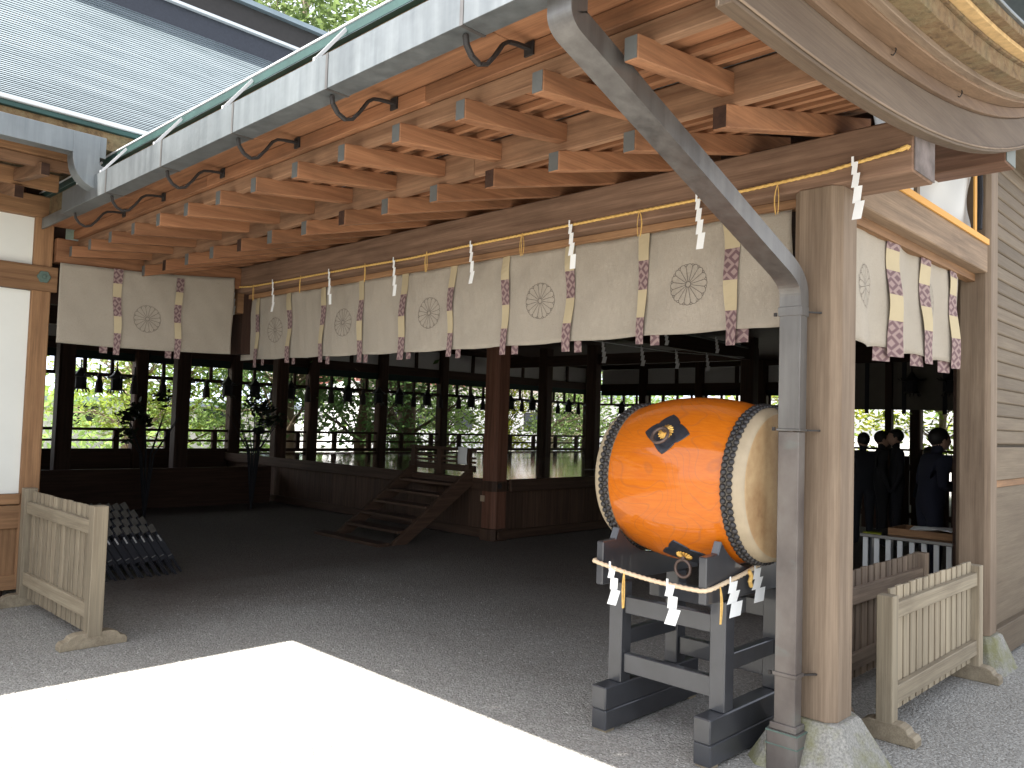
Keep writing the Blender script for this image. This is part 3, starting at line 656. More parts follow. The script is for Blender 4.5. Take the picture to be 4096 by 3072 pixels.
for z, h in ((.88, .09), (1.00, .03), (1.06, .03), (1.17, .045)): MB().box(7.945, 7.975, 8.45, 9.92, z, z+h).build('barrier_bar', stw[1], gt, bevel=.002)
m = MB(); m.grid(lambda u, v: (7.915-.006*math.sin(5*v), 8.585+.19*u+.01*v, .985+.24*v), 4, 8); m.grid(lambda u, v: (7.915+.06*v, 8.595+.19*u, 1.225), 4, 2)
tag(m.build('white_paper_notice', M_paper, smooth=True, solid=.002), 'white paper notice draped over the low barrier at the stair head', 'notice')

# dark pot plants in the shade before the far left colonnade
def leafy(name, c, r, n, size, mat, parent=None, seed=1, flat=.7, clump=None, droop=0):
    rg = np.random.default_rng(seed)
    nc = clump or max(6, n//60); cc = rg.normal(size=(nc, 3)); cc /= np.linalg.norm(cc, axis=1)[:, None]; cc *= (rg.random((nc, 1))**.4)
    cc = cc*np.array(r)
    idx = rg.integers(0, nc, n); cr = (.10+.22*rg.random(nc))*min(r)
    p = cc[idx]+rg.normal(size=(n, 3))*cr[idx][:, None]*np.array([1, 1, flat])
    p += np.array(c)
    a = rg.normal(size=(n, 3)); a[:, 2] *= .6; a[:, 2] -= droop; a /= np.linalg.norm(a, axis=1)[:, None]; b = np.cross(a, rg.normal(size=(n, 3))); b /= np.linalg.norm(b, axis=1)[:, None]
    s = size*(.5+rg.random(n))[:, None]
    q = np.stack([p-a*s, p+b*s*.38, p+a*s, p-b*s*.38], 1).reshape(-1)
    me = bpy.data.meshes.new(name); me.vertices.add(4*n); me.vertices.foreach_set('co', q); me.loops.add(4*n); me.loops.foreach_set('vertex_index', np.arange(4*n))
    me.polygons.add(n); me.polygons.foreach_set('loop_start', np.arange(0, 4*n, 4)); me.polygons.foreach_set('loop_total', np.full(n, 4)); me.update(calc_edges=True)
    me.materials.append(mat); o = bpy.data.objects.new(name, me); C.objects.link(o)
    if parent: o.parent = parent
    return o, cc+np.array(c)
def tree(label, x, y, h, r, n, size, leaf, trunk, tr=.18, lean=(0, 0), zc=.62, seed=1, nb=14, flat=.5, group='trees behind the hall', kind='garden_tree', droop=0, loc_z=0, zr=.42):
    t = thing(kind, label, 'tree', (0,0,0), group); rg = random.Random(seed)
    n = int(n*1.25); size *= .74; nb = int(nb*1.5)
    o, cc = leafy('crown', (x+lean[0]*.6, y+lean[1]*.6, loc_z+h*zc), (r, r, h*zr), n, size, leaf, t, seed, flat, droop=droop)
    m = MB(); pts = [(x+lean[0]*k/8+.05*wob(k+seed), y+lean[1]*k/8+.05*wob(k*1.3+seed), loc_z+h*k/8*.95) for k in range(9)]
    m.tube(pts, [tr*(1-.1*k) for k in range(9)], 9)
    for k in range(nb):
        c = cc[rg.randrange(len(cc))]; i = min(7, max(1, int((c[2]-loc_z)/h*8*.85))); p0 = Vector(pts[i]); p1 = Vector(c); mid = (p0+p1)/2+Vector((0, 0, rg.uniform(-.1, .25)*(p1-p0).length))
        m.tube([p0, mid, p1], [max(.018, tr*.22), max(.012, tr*.13), .005], 5, cap=False)
        for _ in range(2): m.tube([mid, (mid+p1)/2+Vector((rg.uniform(-.4, .4), rg.uniform(-.4, .4), rg.uniform(-.2, .3))), p1+Vector((rg.uniform(-.9, .9), rg.uniform(-.9, .9), rg.uniform(-.4, .5)))], [.012, .008, .003], 4, cap=False)
    m.build('trunk', trunk, t, smooth=True); return t
T = tree
T('yellow green maple with pale stems at the left end of the railing', 7.2, 18.6, 4.6, 2.0, 3000, .09, L_mid2, M_trunkl, .05, seed=2, zc=.55, nb=36)
T('broad green tree behind the second bay', 8.6, 19.5, 6.5, 2.2, 3400, .10, L_mid, M_trunk, .12, seed=3, zc=.42, nb=22)
T('green tree with thin pale trunk behind the third bay', 10.4, 20.6, 6.5, 2.0, 3600, .10, L_mid, M_trunkl, .09, seed=4, zc=.42, nb=22)
T('thick grey trunked cedar left of the stage', 10.15, 17.4, 9, 1.6, 3600, .11, L_dark, M_trunkl, .28, seed=5, zc=.45, nb=26)
T('dark slender cedar behind the stage', 13.6, 19.2, 8, 2.0, 4500, .13, L_dark, M_trunk, .17, seed=6, zc=.40, nb=34)
T('dark thick trunked pine with bare branches behind the stage', 15.6, 19.8, 9, 2.4, 3600, .13, L_pine, M_trunk, .32, (.3, 0), seed=7, zc=.40, nb=40)
T('light green pine behind the stair head', 18.4, 21.0, 5.2, 2.2, 4000, .11, L_mid, M_trunk, .12, seed=8, zc=.40, nb=30)
T('small yellow leaved tree by the stage corner column', 19.3, 19.0, 3.3, 1.1, 1300, .09, L_yel, M_trunk, .06, seed=9, zc=.5)
T('pale trunked pine right of the stage corner column', 21.6, 19.2, 6, 1.9, 2000, .11, L_pine, M_trunkl, .16, seed=10, zc=.46, nb=30)
T('green pine bough tree left of the drum', 24.0, 19.6, 5.2, 1.9, 3000, .12, L_mid, M_trunk, .13, seed=11, zc=.42, nb=24)
T('low green bush tree behind the drum', 26, 17, 4, 1.8, 3000, .12, L_mid, M_trunk, .1, seed=12, zc=.4)
T('bright yellow green tree right of the drum', 24, 10.6, 5.6, 2.2, 2800, .12, L_yel, M_trunk, .12, seed=13, zc=.5)
T('bright leafy maple behind the people', 22.0, 6.6, 6.0, 2.4, 3200, .12, L_mid2, M_trunkl, .12, seed=14, zc=.56, nb=26)
T('green leafy tree behind the people at the post', 23.2, 4.0, 6.2, 2.6, 3600, .13, L_mid2, M_trunkl, .13, seed=15, zc=.56, nb=26)
T('tall pine with pale dead branches above the side wing roof', 12.5, 21.5, 16.5, 3.4, 15000, .17, L_pine, M_trunkl, .30, seed=16, zc=.70, nb=70, flat=.45, zr=.24)
T('second tall pine above the ridge with open sky around it', 17.2, 24.0, 17.5, 2.6, 5200, .18, L_pine, M_trunkl, .25, seed=17, zc=.74, nb=50, zr=.2)
T('leftmost tall pine behind the ridge', 8.8, 23.0, 15.5, 3.0, 7000, .19, L_dark, M_trunk, .28, seed=18, zc=.72, nb=30, zr=.24)
def wood_mass(name, x0, x1, y0, y1, z0, z1, n, size, mat, seed):
    rg = np.random.default_rng(seed); nc = 160
    cc = np.stack([x0+(x1-x0)*rg.random(nc), y0+(y1-y0)*rg.random(nc), z0+(z1-z0)*rg.random(nc)**1.2], 1); idx = rg.integers(0, nc, n)
    p = cc[idx]+rg.normal(size=(n, 3))*np.array([1.5, 1.5, .9])
    a = rg.normal(size=(n, 3)); a /= np.linalg.norm(a, axis=1)[:, None]; b = np.cross(a, rg.normal(size=(n, 3))); b /= np.linalg.norm(b, axis=1)[:, None]; s = size*(.5+rg.random(n))[:, None]
    q = np.stack([p-a*s, p+b*s*.5, p+a*s, p-b*s*.5], 1).reshape(-1); me = bpy.data.meshes.new(name); me.vertices.add(4*n); me.vertices.foreach_set('co', q); me.loops.add(4*n); me.loops.foreach_set('vertex_index', np.arange(4*n))
    me.polygons.add(n); me.polygons.foreach_set('loop_start', np.arange(0, 4*n, 4)); me.polygons.foreach_set('loop_total', np.full(n, 4)); me.update(calc_edges=True); me.materials.append(mat)
    o = bpy.data.objects.new(name, me); C.objects.link(o); o['kind'] = 'stuff'; o['label'] = 'distant mixed woodland rising beyond the trees'; o['category'] = 'woodland'; return o
wood_mass('far_wood', 5, 70, 58, 72, 3, 13, 9000, .42, L_mid, 5); wood_mass('far_wood', 60, 74, -6, 50, 5, 13, 3000, .42, L_mid, 6)
wood_mass('hedge_growth', 2, 12, 23.5, 26, .2, 1.6, 2600, .12, L_mid, 8)
# pale buildings far behind
def house(label, x, y, wx, wy, h, rh, roofm, wallm, rz_=0):
    t = thing('village_house', label, 'house', (x, y, 0), 'houses far behind the trees', rz_)
    MB().box(-wx/2, wx/2, -wy/2, wy/2, 0, h).build('wall', wallm, t); m = MB(); m.prism([(-wy/2-.5, h-.1), (0, h+rh), (wy/2+.5, h-.1), (wy/2+.5, h+.1), (0, h+rh+.2), (-wy/2-.5, h+.1)], 0, -wx/2-.5, wx/2+.5); m.build('roof', roofm, t)
    for k in range(int(wx//2.2)):
        xx = -wx/2+1+k*2.2; f = MB().box(xx, xx+1.1, -wy/2-.04, -wy/2+.02, 1.1, 2.2).build('window', M_iron, t); MB().box(xx+.06, xx+1.04, -wy/2-.05, -wy/2-.041, 1.16, 2.14).build('pane', M_plate, f)
M_bluer = plain('pale blue roof', (.42,.48,.60), .5); M_redr = plain('red roof', (.45,.16,.13), .7); M_wallp = plain('pale house wall', (.72,.70,.70), .9)
house('low house with pale blue roof behind the left trees', 12.0, 31, 9, 6, 1.9, 1.5, M_bluer, M_wallp)
house('white walled house with red roof behind the stage', 33, 37, 14, 7, 3.6, 1.6, M_redr, M_wallp, -.3)
house('long white hall with pale blue roof left of the drum', 43, 35, 14, 7, 3.4, 1.4, M_bluer, M_wallp, -.5)
MB().box(0, 120, 62, 62.4, 0, 1.2)

# ------------------------------------------------------------------ curtains with crests and straps
def crest_lines(R=1.0):
    L = [[(.13*math.cos(a*.3927), .13*math.sin(a*.3927)) for a in range(17)]]
    for k in range(16):
        a = 2*math.pi*k/16+math.pi/16; L.append([(r*math.cos(a), r*math.sin(a)) for r in (.13, .35, .6, .82)])
        b = a+math.pi/16; c0 = .82; w_ = math.tan(math.pi/16)*.82*math.cos(math.pi/16)
        cx, cy = .815*math.cos(b), .815*math.sin(b)
        L.append([(cx+.165*(math.cos(b)*math.sin(t)*1.05-math.sin(b)*math.cos(t)), cy+.165*(math.sin(b)*math.sin(t)*1.05+math.cos(b)*math.cos(t))) for t in [math.pi*q/9 for q in range(10)]])
        L.append([(r*math.cos(a+dt), r*math.sin(a+dt)) for r, dt in ((.93, -.09), (.975, -.045), (.985, 0), (.975, .045), (.93, .09))])
    return L
CR = crest_lines()
def curtain(P, nu, nv, crests, straps, label, strap_bands, R=.122, off=-1, swid=.082, slab='', zbot=None, group='chrysanthemum curtains', tails=True):
    """P(s, z) -> point on cloth; s in metres along, z height; off: side of the viewer along the thin axis"""
    t = thing('shrine_curtain', label, 'curtain', (0,0,0), group)
    s0, s1, z0, z1 = nu[1], nu[2], nv[1], nv[2]
    def top(s): return (z1(s) if callable(z1) else z1)
    def bot(s): return (z0(s) if callable(z0) else z0)
    MB().grid(lambda u, v: P(s0+(s1-s0)*u, bot(s0+(s1-s0)*u)*(1-v)+top(s0+(s1-s0)*u)*v, 0), nu[0], nv[0]).build('cloth', M_cloth, t, smooth=True, solid=.003)
    for s, z in crests:
        m = MB(); n = 0
        for pl in CR:
            w_ = .0024/R; a = len(m.v)
            for i, p in enumerate(pl):
                q0 = pl[max(0, i-1)]; q1 = pl[min(len(pl)-1, i+1)]; d = Vector((q1[0]-q0[0], q1[1]-q0[1])).normalized(); nx, ny = -d.y*w_*.5, d.x*w_*.5
                for sg in (-1, 1): m.v.append(tuple(P(s+R*(p[0]+sg*nx), z+R*(p[1]+sg*ny), off*.0045)))
            for i in range(len(pl)-1): k = a+2*i; m.f.append((k, k+1, k+3, k+2)); m.m.append(0)
        m.build('chrysanthemum_crest', M_crest, t)
    for j, s in enumerate(straps):
        rg = random.Random(j*7+int(s*10)); bands = strap_bands; w0 = swid*(1.35 if j == 0 and len(straps) > 5 else rg.uniform(.85, 1.1));  tw = rg.uniform(.25, .65); ph = rg.uniform(-.02, .02); lo = rg.uniform(-.02, .02)
        m = MB(); uvs = []
        for (za, zb_, mt) in bands:
            nn = max(2, int(abs(za-zb_)/.03))
            for i in range(nn):
                zz = [za+(zb_-za)*q/nn for q in (i, i+1)]; b = len(m.v)
                for z in zz:
                    f = (bands[0][0]-z)/(bands[0][0]-bands[-1][1]); ww = w0*(1-tw*f*.8) ; c = s+ph*f+.006*math.sin(9*z+j)
                    for e, uu in ((-1, 0), (1, 1)):
                        m.v.append(tuple(P(c+e*ww/2, z+(lo*f if f > .9 else 0), off*(.012+.018*f*(1 if e > 0 else .3)+.006*math.sin(14*z+j)))))
                m.f.append((b, b+1, b+3, b+2)); m.m.append(mt); uvs += [(0, zz[0]), (1, zz[0]), (1, zz[1]), (0, zz[1])]
        me_o = m.build('strap', [M_cream, M_dia], t, solid=.002)
        uvl = me_o.data.uv_layers.new(name='UVMap'); uvl.data.foreach_set('uv', [c for uv in uvs for c in uv])
        if tails:
            dz = .055+rg.uniform(0, .02); c = s-(.075 if off < 0 else -.06)*rg.uniform(.8, 1.1); b0 = bot(s)
            m = MB(); m.grid(lambda u, v: P(c+w0*.8*(u-.5), b0+.03-(dz+.03)*v, -off*.014), 2, 3); o = m.build('strap_tail', M_dia, t, solid=.002)
            uvl = o.data.uv_layers.new(name='UVMap'); d = []
            for pl in o.data.polygons:
                for li in pl.loop_indices:
                    co = o.data.vertices[o.data.loops[li].vertex_index].co; k = 1 if off else 0; d += [((co.y if abs(P(1,2,0)[0]-P(2,2,0)[0]) < .5 else co.x)*9, co.z)]
            uvl.data.foreach_set('uv', [c for uv in d for c in uv])
    return t
def Pm(s, z, o):
    f = (2.78-z)/.64; fold = .008*math.sin(s*5.45*2+.5)*(.4+f)+.0035*math.sin(21*s+13*z+2*math.sin(3*s))*max(0, 1-f*1.3)+.002*math.sin(47*s-9*z)+.006*wob(s*2.3+z*3)*(1.2-f)+.010*math.exp(-((s-1.98)**2)*.5)*math.sin(9*s+14*z)
    return (4.025+fold+o, s, z)
straps_m = [2.275+.577*k for k in range(10)]
curtain(Pm, (240, 1.93, 7.81), (22, lambda s: 2.140+.006*math.sin(s)-.009*math.sin((s-1.98)*.54)+.004*math.cos(s*10.9), lambda s: 2.757+.003*math.cos((s-2.275)*10.89)), [(2.545+1.152*k, 2.42) for k in range(5)], straps_m,
        'long pale curtain with five chrysanthemum crests hanging under the near lintel', [(2.76, 2.592, 0), (2.592, 2.416, 1), (2.416, 2.25, 0), (2.25, 2.075, 1)])
def Pl(s, z, o):
    f = (2.9-z)/.7; d = .012*math.sin(7*s-8*z)*math.exp(-((s-3.8)**2)*3)+.006*wob(s*3+z*2)
    return (s, 7.585+d+o, z)
curtain(Pl, (90, 2.235, 3.80), (20, lambda s: 2.155+.018*(s-2.235)-.012*math.sin((s-2.235)*2), lambda s: 2.835+.065*(s-2.235)-.02*math.sin((s-2.235)*2)), [(2.978*.99+.03, 2.437)], [2.70, 3.262],
        'short pale curtain with one crest between white wall and porch lintel', [(2.85, 2.72, 1), (2.72, 2.60, 0), (2.60, 2.43, 1), (2.43, 2.28, 0), (2.28, 2.10, 1)], R=.125, swid=.082)
def Pr(s, z, o):
    f = (2.83-z)/.7; d = .022*math.sin(s*12.2+1.2)*(.25+f*.9)+.006*wob(s*4+z*2)
    return (s, 1.735+d+o, z)
curtain(Pr, (120, 4.13, 6.16), (20, lambda s: 2.085+.01*math.sin(12.2*s), lambda s: 2.80+.01*math.cos(s*10.9)), [(4.49, 2.40), (5.56, 2.44)], [4.86, 5.41, 5.93],
        'pale curtain with wide straps between main post and right post', [(2.81, 2.66, 1), (2.66, 2.54, 0), (2.54, 2.40, 1), (2.40, 2.25, 0), (2.25, 2.05, 1)], R=.122, swid=.17)

# ------------------------------------------------------------------ sacred ropes with paper streamers
def rope(path, r, name, mat, parent=None, pitch=.035, strands=3, step=.006):
    P = [Vector(p) for p in path]; pts = [P[0]]
    for a, b in zip(P, P[1:]):
        n = max(1, int((b-a).length/step)); pts += [a+(b-a)*(i+1)/n for i in range(n)]
    m = MB(); m.tube(pts, r, 9, fn=lambda a, d: 1+.17*math.cos(strands*a-2*math.pi*d/pitch*1.0)); return m.build(name, mat, parent, smooth=True)
def shide(c, h, axis, parent, w_=.03, curl=0, name='paper_streamer', flipx=1, mat=M_paper, np_=4):
    """zigzag paper of four joined panels; axis = unit vector across the paper"""
    ax = Vector(axis); nn = Vector((-ax.y, ax.x, 0)); c = Vector(c); m = MB(); x = 0; z = 0; hh = h/(np_+.35); ww = w_*.5
    m.obox(c+Vector((0,0,.006)), ax*.006, nn*.0006, Vector((0,0,.022)))
    for k in range(np_):
        wk = w_*(.62+.14*k); hk_ = hh*(.85+.14*k); sh = -flipx*wk*.28
        tl = c+ax*(x)+Vector((0,0,z)); tr = tl+ax*wk*flipx; dn = Vector((0,0,-hk_))+ax*sh+nn*curl*(.3+.3*k)*hk_*(1 if k % 2 else -.6)
        b = len(m.v); e = nn*.0007+nn*.0012*k
        m.v += [tuple(tl+e), tuple(tr+e), tuple(tr+dn+e), tuple(tl+dn+e)]; m.v += [tuple(Vector(q)+nn*.0009) for q in m.v[-4:]]
        m.f += [(b,b+1,b+2,b+3), (b+7,b+6,b+5,b+4), (b,b+4,b+5,b+1), (b+1,b+5,b+6,b+2), (b+2,b+6,b+7,b+3), (b+3,b+7,b+4,b)]; m.m += [0]*6
        x += sh/ (1) + flipx*wk*.42; z -= hk_*.93
    return m.build(name, mat, parent)
def tassel_strands(c, h, parent, spread=.012, n=3, mat=M_rope, r=.0022, seed=0, ax=(0,1,0)):
    rg = random.Random(seed)
    for k in range(n):
        o = rg.uniform(-1, 1); c = Vector(c); a = Vector(ax); pts = [c+a*(o*spread*math.sin(t*2.6))+Vector((0,0,-h*t*rg.uniform(.97, 1.0)))+Vector((0,0,.012*math.sin(t*3.1))) for t in [i/8 for i in range(9)]]
        MB().tube(pts, r, 6).build('cord_end', mat, parent)
rp = thing('sacred_rope', 'long twisted yellow rope with zigzag papers strung along the near lintel', 'rope', (0,0,0))
ys_ = [1.335, 1.69, 2.1, 2.46, 2.97, 3.31, 3.8, 4.3, 4.9, 5.68, 6.54, 7.36, 7.80]; zs_ = [2.905, 2.868, 2.853, 2.852, 2.849, 2.846, 2.842, 2.838, 2.826, 2.834, 2.835, 2.84, 2.872]
rope([(3.866, y, z) for y, z in zip(ys_, zs_)], .0085, 'twisted_rope', M_rope, rp)
MB().tube([(3.866, 1.335, 2.905), (3.868, 1.31, 2.913), (3.872, 1.30, 2.905)], .012, 8).build('rope_knot', M_rope, rp)
for i, (y, z) in enumerate(((1.55, 2.885), (2.40, 2.853), (3.31, 2.846), (4.22, 2.838), (5.10, 2.828), (6.0, 2.834), (6.94, 2.838), (7.70, 2.862))):
    shide((3.852, y, z), .30, (0, -1, 0), rp, w_=.042 if i < 3 else .036, curl=.1*(i % 3-1), flipx=1 if i not in (3, 4, 5) else 1)
for i, y in enumerate((1.93, 2.78, 3.72, 4.70, 5.48, 6.45, 7.30)): tassel_strands((3.856, y, 2.85), .155, rp, seed=i, spread=.02)
ir = thing('inner_rope', 'thin rope with small papers strung high inside the dark hall', 'rope', (0,0,0))
ra, rb_ = Vector((8.6, 7.2, 2.78)), Vector((13.6, 7.4, 2.92))
MB().tube([ra, (ra+rb_)/2+Vector((0,0,-.05)), rb_], .006, 6).build('thin_rope', M_plast, ir)
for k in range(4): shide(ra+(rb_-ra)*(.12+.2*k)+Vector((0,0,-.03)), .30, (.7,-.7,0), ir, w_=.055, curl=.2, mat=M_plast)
ib = thing('ceiling_pole', 'pale pole with small papers slanting through the dark ceiling space', 'pole', (0,0,0))
MB().tube([(8.2, 6.2, 2.95), (11.5, 6.2, 2.86)], .018, 8).build('pole', M_tip, ib)
for k in range(2): shide((9.2+k*1.3, 6.17, 2.90), .22, (.7,-.7,0), ib, w_=.045, curl=.2, mat=M_plast)

# ------------------------------------------------------------------ the great drum
drum = thing('barrel_drum', 'large glossy orange barrel drum with double rows of iron studs', 'drum', (3.92, 2.37, 1.325))
YL, YR = .445, -.445
def rad_(t): return .388+.055*(1-abs(t)**2.2)      # t = y/.36
m = MB(); n = 96; prof_ = [(y/20*.352, rad_(y/20)) for y in range(-20, 21)]
for y, r in prof_: m.v += [(r*math.cos(2*math.pi*k/n), y, r*math.sin(2*math.pi*k/n)) for k in range(n)]
for i in range(len(prof_)-1):
    for k in range(n): a = i*n+k; b = i*n+(k+1)%n; m.f.append((a, a+n, b+n, b)); m.m.append(0)
m.build('drum_body', M_drum, drum, smooth=True)
for s in (-1, 1):
    pr = [(.335, .392), (.337, .398), (.36, .396), (.395, .392), (.425, .384), (.440, .374), (.447, .36), (.446, .34), (.444, .25), (.443, .12), (.443, .0)]
    m = MB()
    for y, r in pr: m.v += [(r*math.cos(2*math.pi*k/n), s*y, r*math.sin(2*math.pi*k/n)) for k in range(n)]
    for i in range(len(pr)-1):
        for k in range(n):
            a = i*n+k; b = i*n+(k+1)%n; m.f.append((a, a+n, b+n, b) if s > 0 else (a, b, b+n, a+n)); m.m.append(0 if i < 6 else 1)
    m.m = [2 if (i // n) < 3 else q for i, q in enumerate(m.m)]; m.build('drum_head', [M_hider, M_hide, M_under], drum, smooth=True)
sb = MB(); rings = [(0, .0165), (.006, .0158), (.011, .0125), (.0145, .007)]
for h, r in rings: sb.v += [(r*math.cos(k*math.pi/5), r*math.sin(k*math.pi/5), h) for k in range(10)]
sb.v.append((0, 0, .0158))
for i in range(3):
    for k in range(10): a = 10*i+k; b = 10*i+(k+1)%10; sb.f.append((a, b, b+10, a+10))
sb.f += [(30+k, 30+(k+1)%10, 40) for k in range(10)]; sb.m = [0]*len(sb.f)
sme = sb.mesh('stud'); sme.materials.append(M_stud); sme.shade_smooth()
NS = 72
for s in (-1, 1):
    for row, (yy, rr) in enumerate(((.352, .397), (.384, .393))):
        for k in range(NS):
            a = 2*math.pi*(k+.5*row)/NS; ddeg = math.degrees(a) % 360
            if not (70 < ddeg < 300): continue
            o = bpy.data.objects.new('stud', sme); C.objects.link(o); o.parent = drum
            zax = Vector((math.cos(a), .0, math.sin(a))); o.matrix_local = Matrix.Translation((rr*zax.x, s*yy, rr*zax.z)) @ zax.to_track_quat('Z', 'Y').to_matrix().to_4x4() @ Matrix.Rotation(random.uniform(0, 3), 4, 'Z') @ Matrix.Scale(random.uniform(.94, 1.04), 4)
def fitting(ang, y0, rot, K=1.0):
    """curved lozenge plate + gilt flower + iron ring at angle ang round the barrel"""
    def on(u, v, h):   # u along circumference, v along y
        c, s_ = math.cos(rot), math.sin(rot); uu = u*c-v*s_; vv = u*s_+v*c; y = y0+vv; r = rad_(min(1, abs(y)/.352))+h; a = ang+uu/.44
        return (r*math.cos(a), y, r*math.sin(a))
    on0 = on; on = lambda u, v, h: on0(u*K, v*K, h)
    out = []; cor = [(.122, -.01), (0, .134), (-.125, .01), (0, -.134)]
    for q in range(4):
        A, B = Vector(cor[q]), Vector(cor[(q+1) % 4]); d = B-A; nn = Vector((d.y, -d.x)).normalized()
        for k in range(16):
            f = k/16; g_ = .0045*math.sin(math.pi*min(1, f/.44)) if f < .44 else (.0045*math.sin(math.pi*min(1, (1-f)/.44)) if f > .56 else -.007)
            P2 = A+d*f+nn*(g_-.006*math.exp(-(min(f, 1-f)/.05)**2)*0); out.append((P2.x, P2.y))
    m = MB(); 
    for sc in (0, .35, .7, .97, 1): m.v += [on(p[0]*sc, p[1]*sc, .006 if sc < 1 else .0005) for p in out]
    for i in range(4):
        for k in range(64): a = 64*i+k; b = 64*i+(k+1)%64; m.f.append((a, b, b+64, a+64)); m.m.append(0)
    pl = m.build('plate', M_plate, drum, smooth=False)
    m = MB(); fl = [(.042*(1+.09*math.cos(16*t))*math.cos(t), .042*(1+.09*math.cos(16*t))*math.sin(t)) for t in [2*math.pi*k/128 for k in range(128)]]
    for j, (sc, h) in enumerate(((.15, .024), (.3, .017), (.8, .016), (1, .009))): m.v += [on(p[0]*sc, p[1]*sc, h+(.002*math.cos(16*2*math.pi*k/128) if 1 <= j <= 2 else 0)) for k, p in enumerate(fl)]
    for i in range(3):
        for k in range(128): a = 128*i+k; b = 128*i+(k+1)%128; m.f.append((a, b, b+128, a+128)); m.m.append(0)
    m.build('gilt_flower', M_gold, pl, smooth=True)
    c = Vector(on(0, 0, .028)); zx = Vector((math.cos(ang), 0, math.sin(ang)))
    MB().tube([Vector(on(0, 0, .0)), Vector(on(0, 0, .036))], .013, 10).build('ring_eye', M_ring, pl)
    dn = Vector((0, 0, -1))-zx*(-zx.z); dn = (dn.normalized() if dn.length > .3 else Vector((0,0,-1)))
    if ang > math.pi: dn = Vector((0, 0, -1)); cc = Vector(on(0,0,.03))+dn*.046; a1 = Vector((0,1,0))
    else: cc = c+dn*.044+zx*.012; a1 = Vector((0, 1, 0))
    pts = [cc+(a1*math.cos(t)+dn*math.sin(t))*.044 for t in [2*math.pi*k/36 for k in range(37)]]
    MB().tube(pts, .0085, 10, cap=False).build('iron_ring', M_ring, pl, smooth=True)
fitting(math.radians(146), -.01, .0); fitting(math.radians(238), -.05, .0)

# ------------------------------------------------------------------ drum stand
sd = thing('drum_stand', 'black lacquered wooden trestle stand carrying the orange drum', 'stand', (0,0,0))
for yc in (2.69, 2.075):
    for z0, z1, xa, xb in ((.012, .115, 3.475, 4.37), (.1165, .235, 3.47, 4.375)): MB().box(xa, xb, yc-.047, yc+.047, z0, z1).build('skid', M_black, sd, bevel=.006)
    MB().box(3.49, 3.56, yc-.04, yc+.04, .0, .012).build('shim', fen[0], sd); MB().box(4.29, 4.36, yc-.04, yc+.04, .0, .012).build('shim', fen[0], sd)
    for x in (3.60, 4.14): MB().box(x, x+.09, yc-.043, yc+.043, .2355, .765).build('leg', M_black, sd, bevel=.005)
    pr = [(3.45, .765), (4.385, .765), (4.385, .99), (4.27, 1.0)]
    arc = [(3.92+.435*math.cos(t), 1.325+.012+.435*math.sin(t)) for t in [math.radians(-40-100*q/16) for q in range(17)]]
    pr = [(3.45, .765), (4.385, .765), (4.385, .99), (arc[0][0]+.03, .995)]+[(p[0], max(.835, p[1])) for p in arc]+[(arc[-1][0]-.03, .995), (3.45, .99)]
    MB().prism(pr, 1, yc-.022, yc+.022).build('saddle', M_black, sd, bevel=.005)
    MB().box(3.693, 4.138, yc-.025, yc+.025, .42, .50).build('side_rail', M_black, sd, bevel=.004)
for z0, z1 in ((.60, .69), (.29, .39)):
    for x in (3.62, 4.16): MB().box(x, x+.045, 2.12, 2.645, z0, z1).build('cross_rail', M_black, sd, bevel=.004)
MB().box(3.88, 3.93, 2.10, 2.67, .66, .74).build('cross_rail', M_black, sd, bevel=.004)
dr = thing('stand_rope', 'pale twisted rope with zigzag papers tied round the drum stand', 'rope', (0,0,0))
pth = [(4.40, 2.73, .90), (3.9, 2.735, .885), (3.44, 2.725, .89), (3.43, 2.70, .885), (3.432, 2.4, .842), (3.435, 2.11, .832), (3.44, 2.04, .835), (3.6, 2.035, .86), (3.78, 2.03, .885), (4.0, 2.035, .93), (4.40, 2.04, .96)]
def smooth_path(p, it=3):
    for _ in range(it):
        q = [p[0]]
        for a, b in zip(p, p[1:]): q += [tuple(a[i]*.75+b[i]*.25 for i in range(3)), tuple(a[i]*.25+b[i]*.75 for i in range(3))]
        p = q+[p[-1]]
    return p
rope(smooth_path(pth), .0105, 'twisted_rope', M_ropep, dr, pitch=.03)
MB().tube([(3.80, 2.022, .90), (3.815, 2.015, .87), (3.80, 2.015, .845), (3.82, 2.018, .82)], .011, 8).build('rope_knot', M_rope, dr)
shide((3.422, 2.60, .872), .22, (0, -1, 0), dr, w_=.062, curl=.35, np_=3); shide((3.422, 2.25, .838), .22, (0, -1, 0), dr, w_=.07, curl=.4, np_=3)
shide((3.62, 2.022, .86), .20, (1, 0, 0), dr, w_=.12, curl=.15, np_=3); shide((3.86, 2.02, .90), .20, (1, 0, 0), dr, w_=.11, curl=.15, np_=3)
tassel_strands((3.424, 2.51, .865), .19, dr, seed=3, n=3, r=.0028, spread=.01); tassel_strands((3.53, 2.024, .85), .18, dr, seed=5, n=3, r=.0028, ax=(1,0,0), spread=.03)

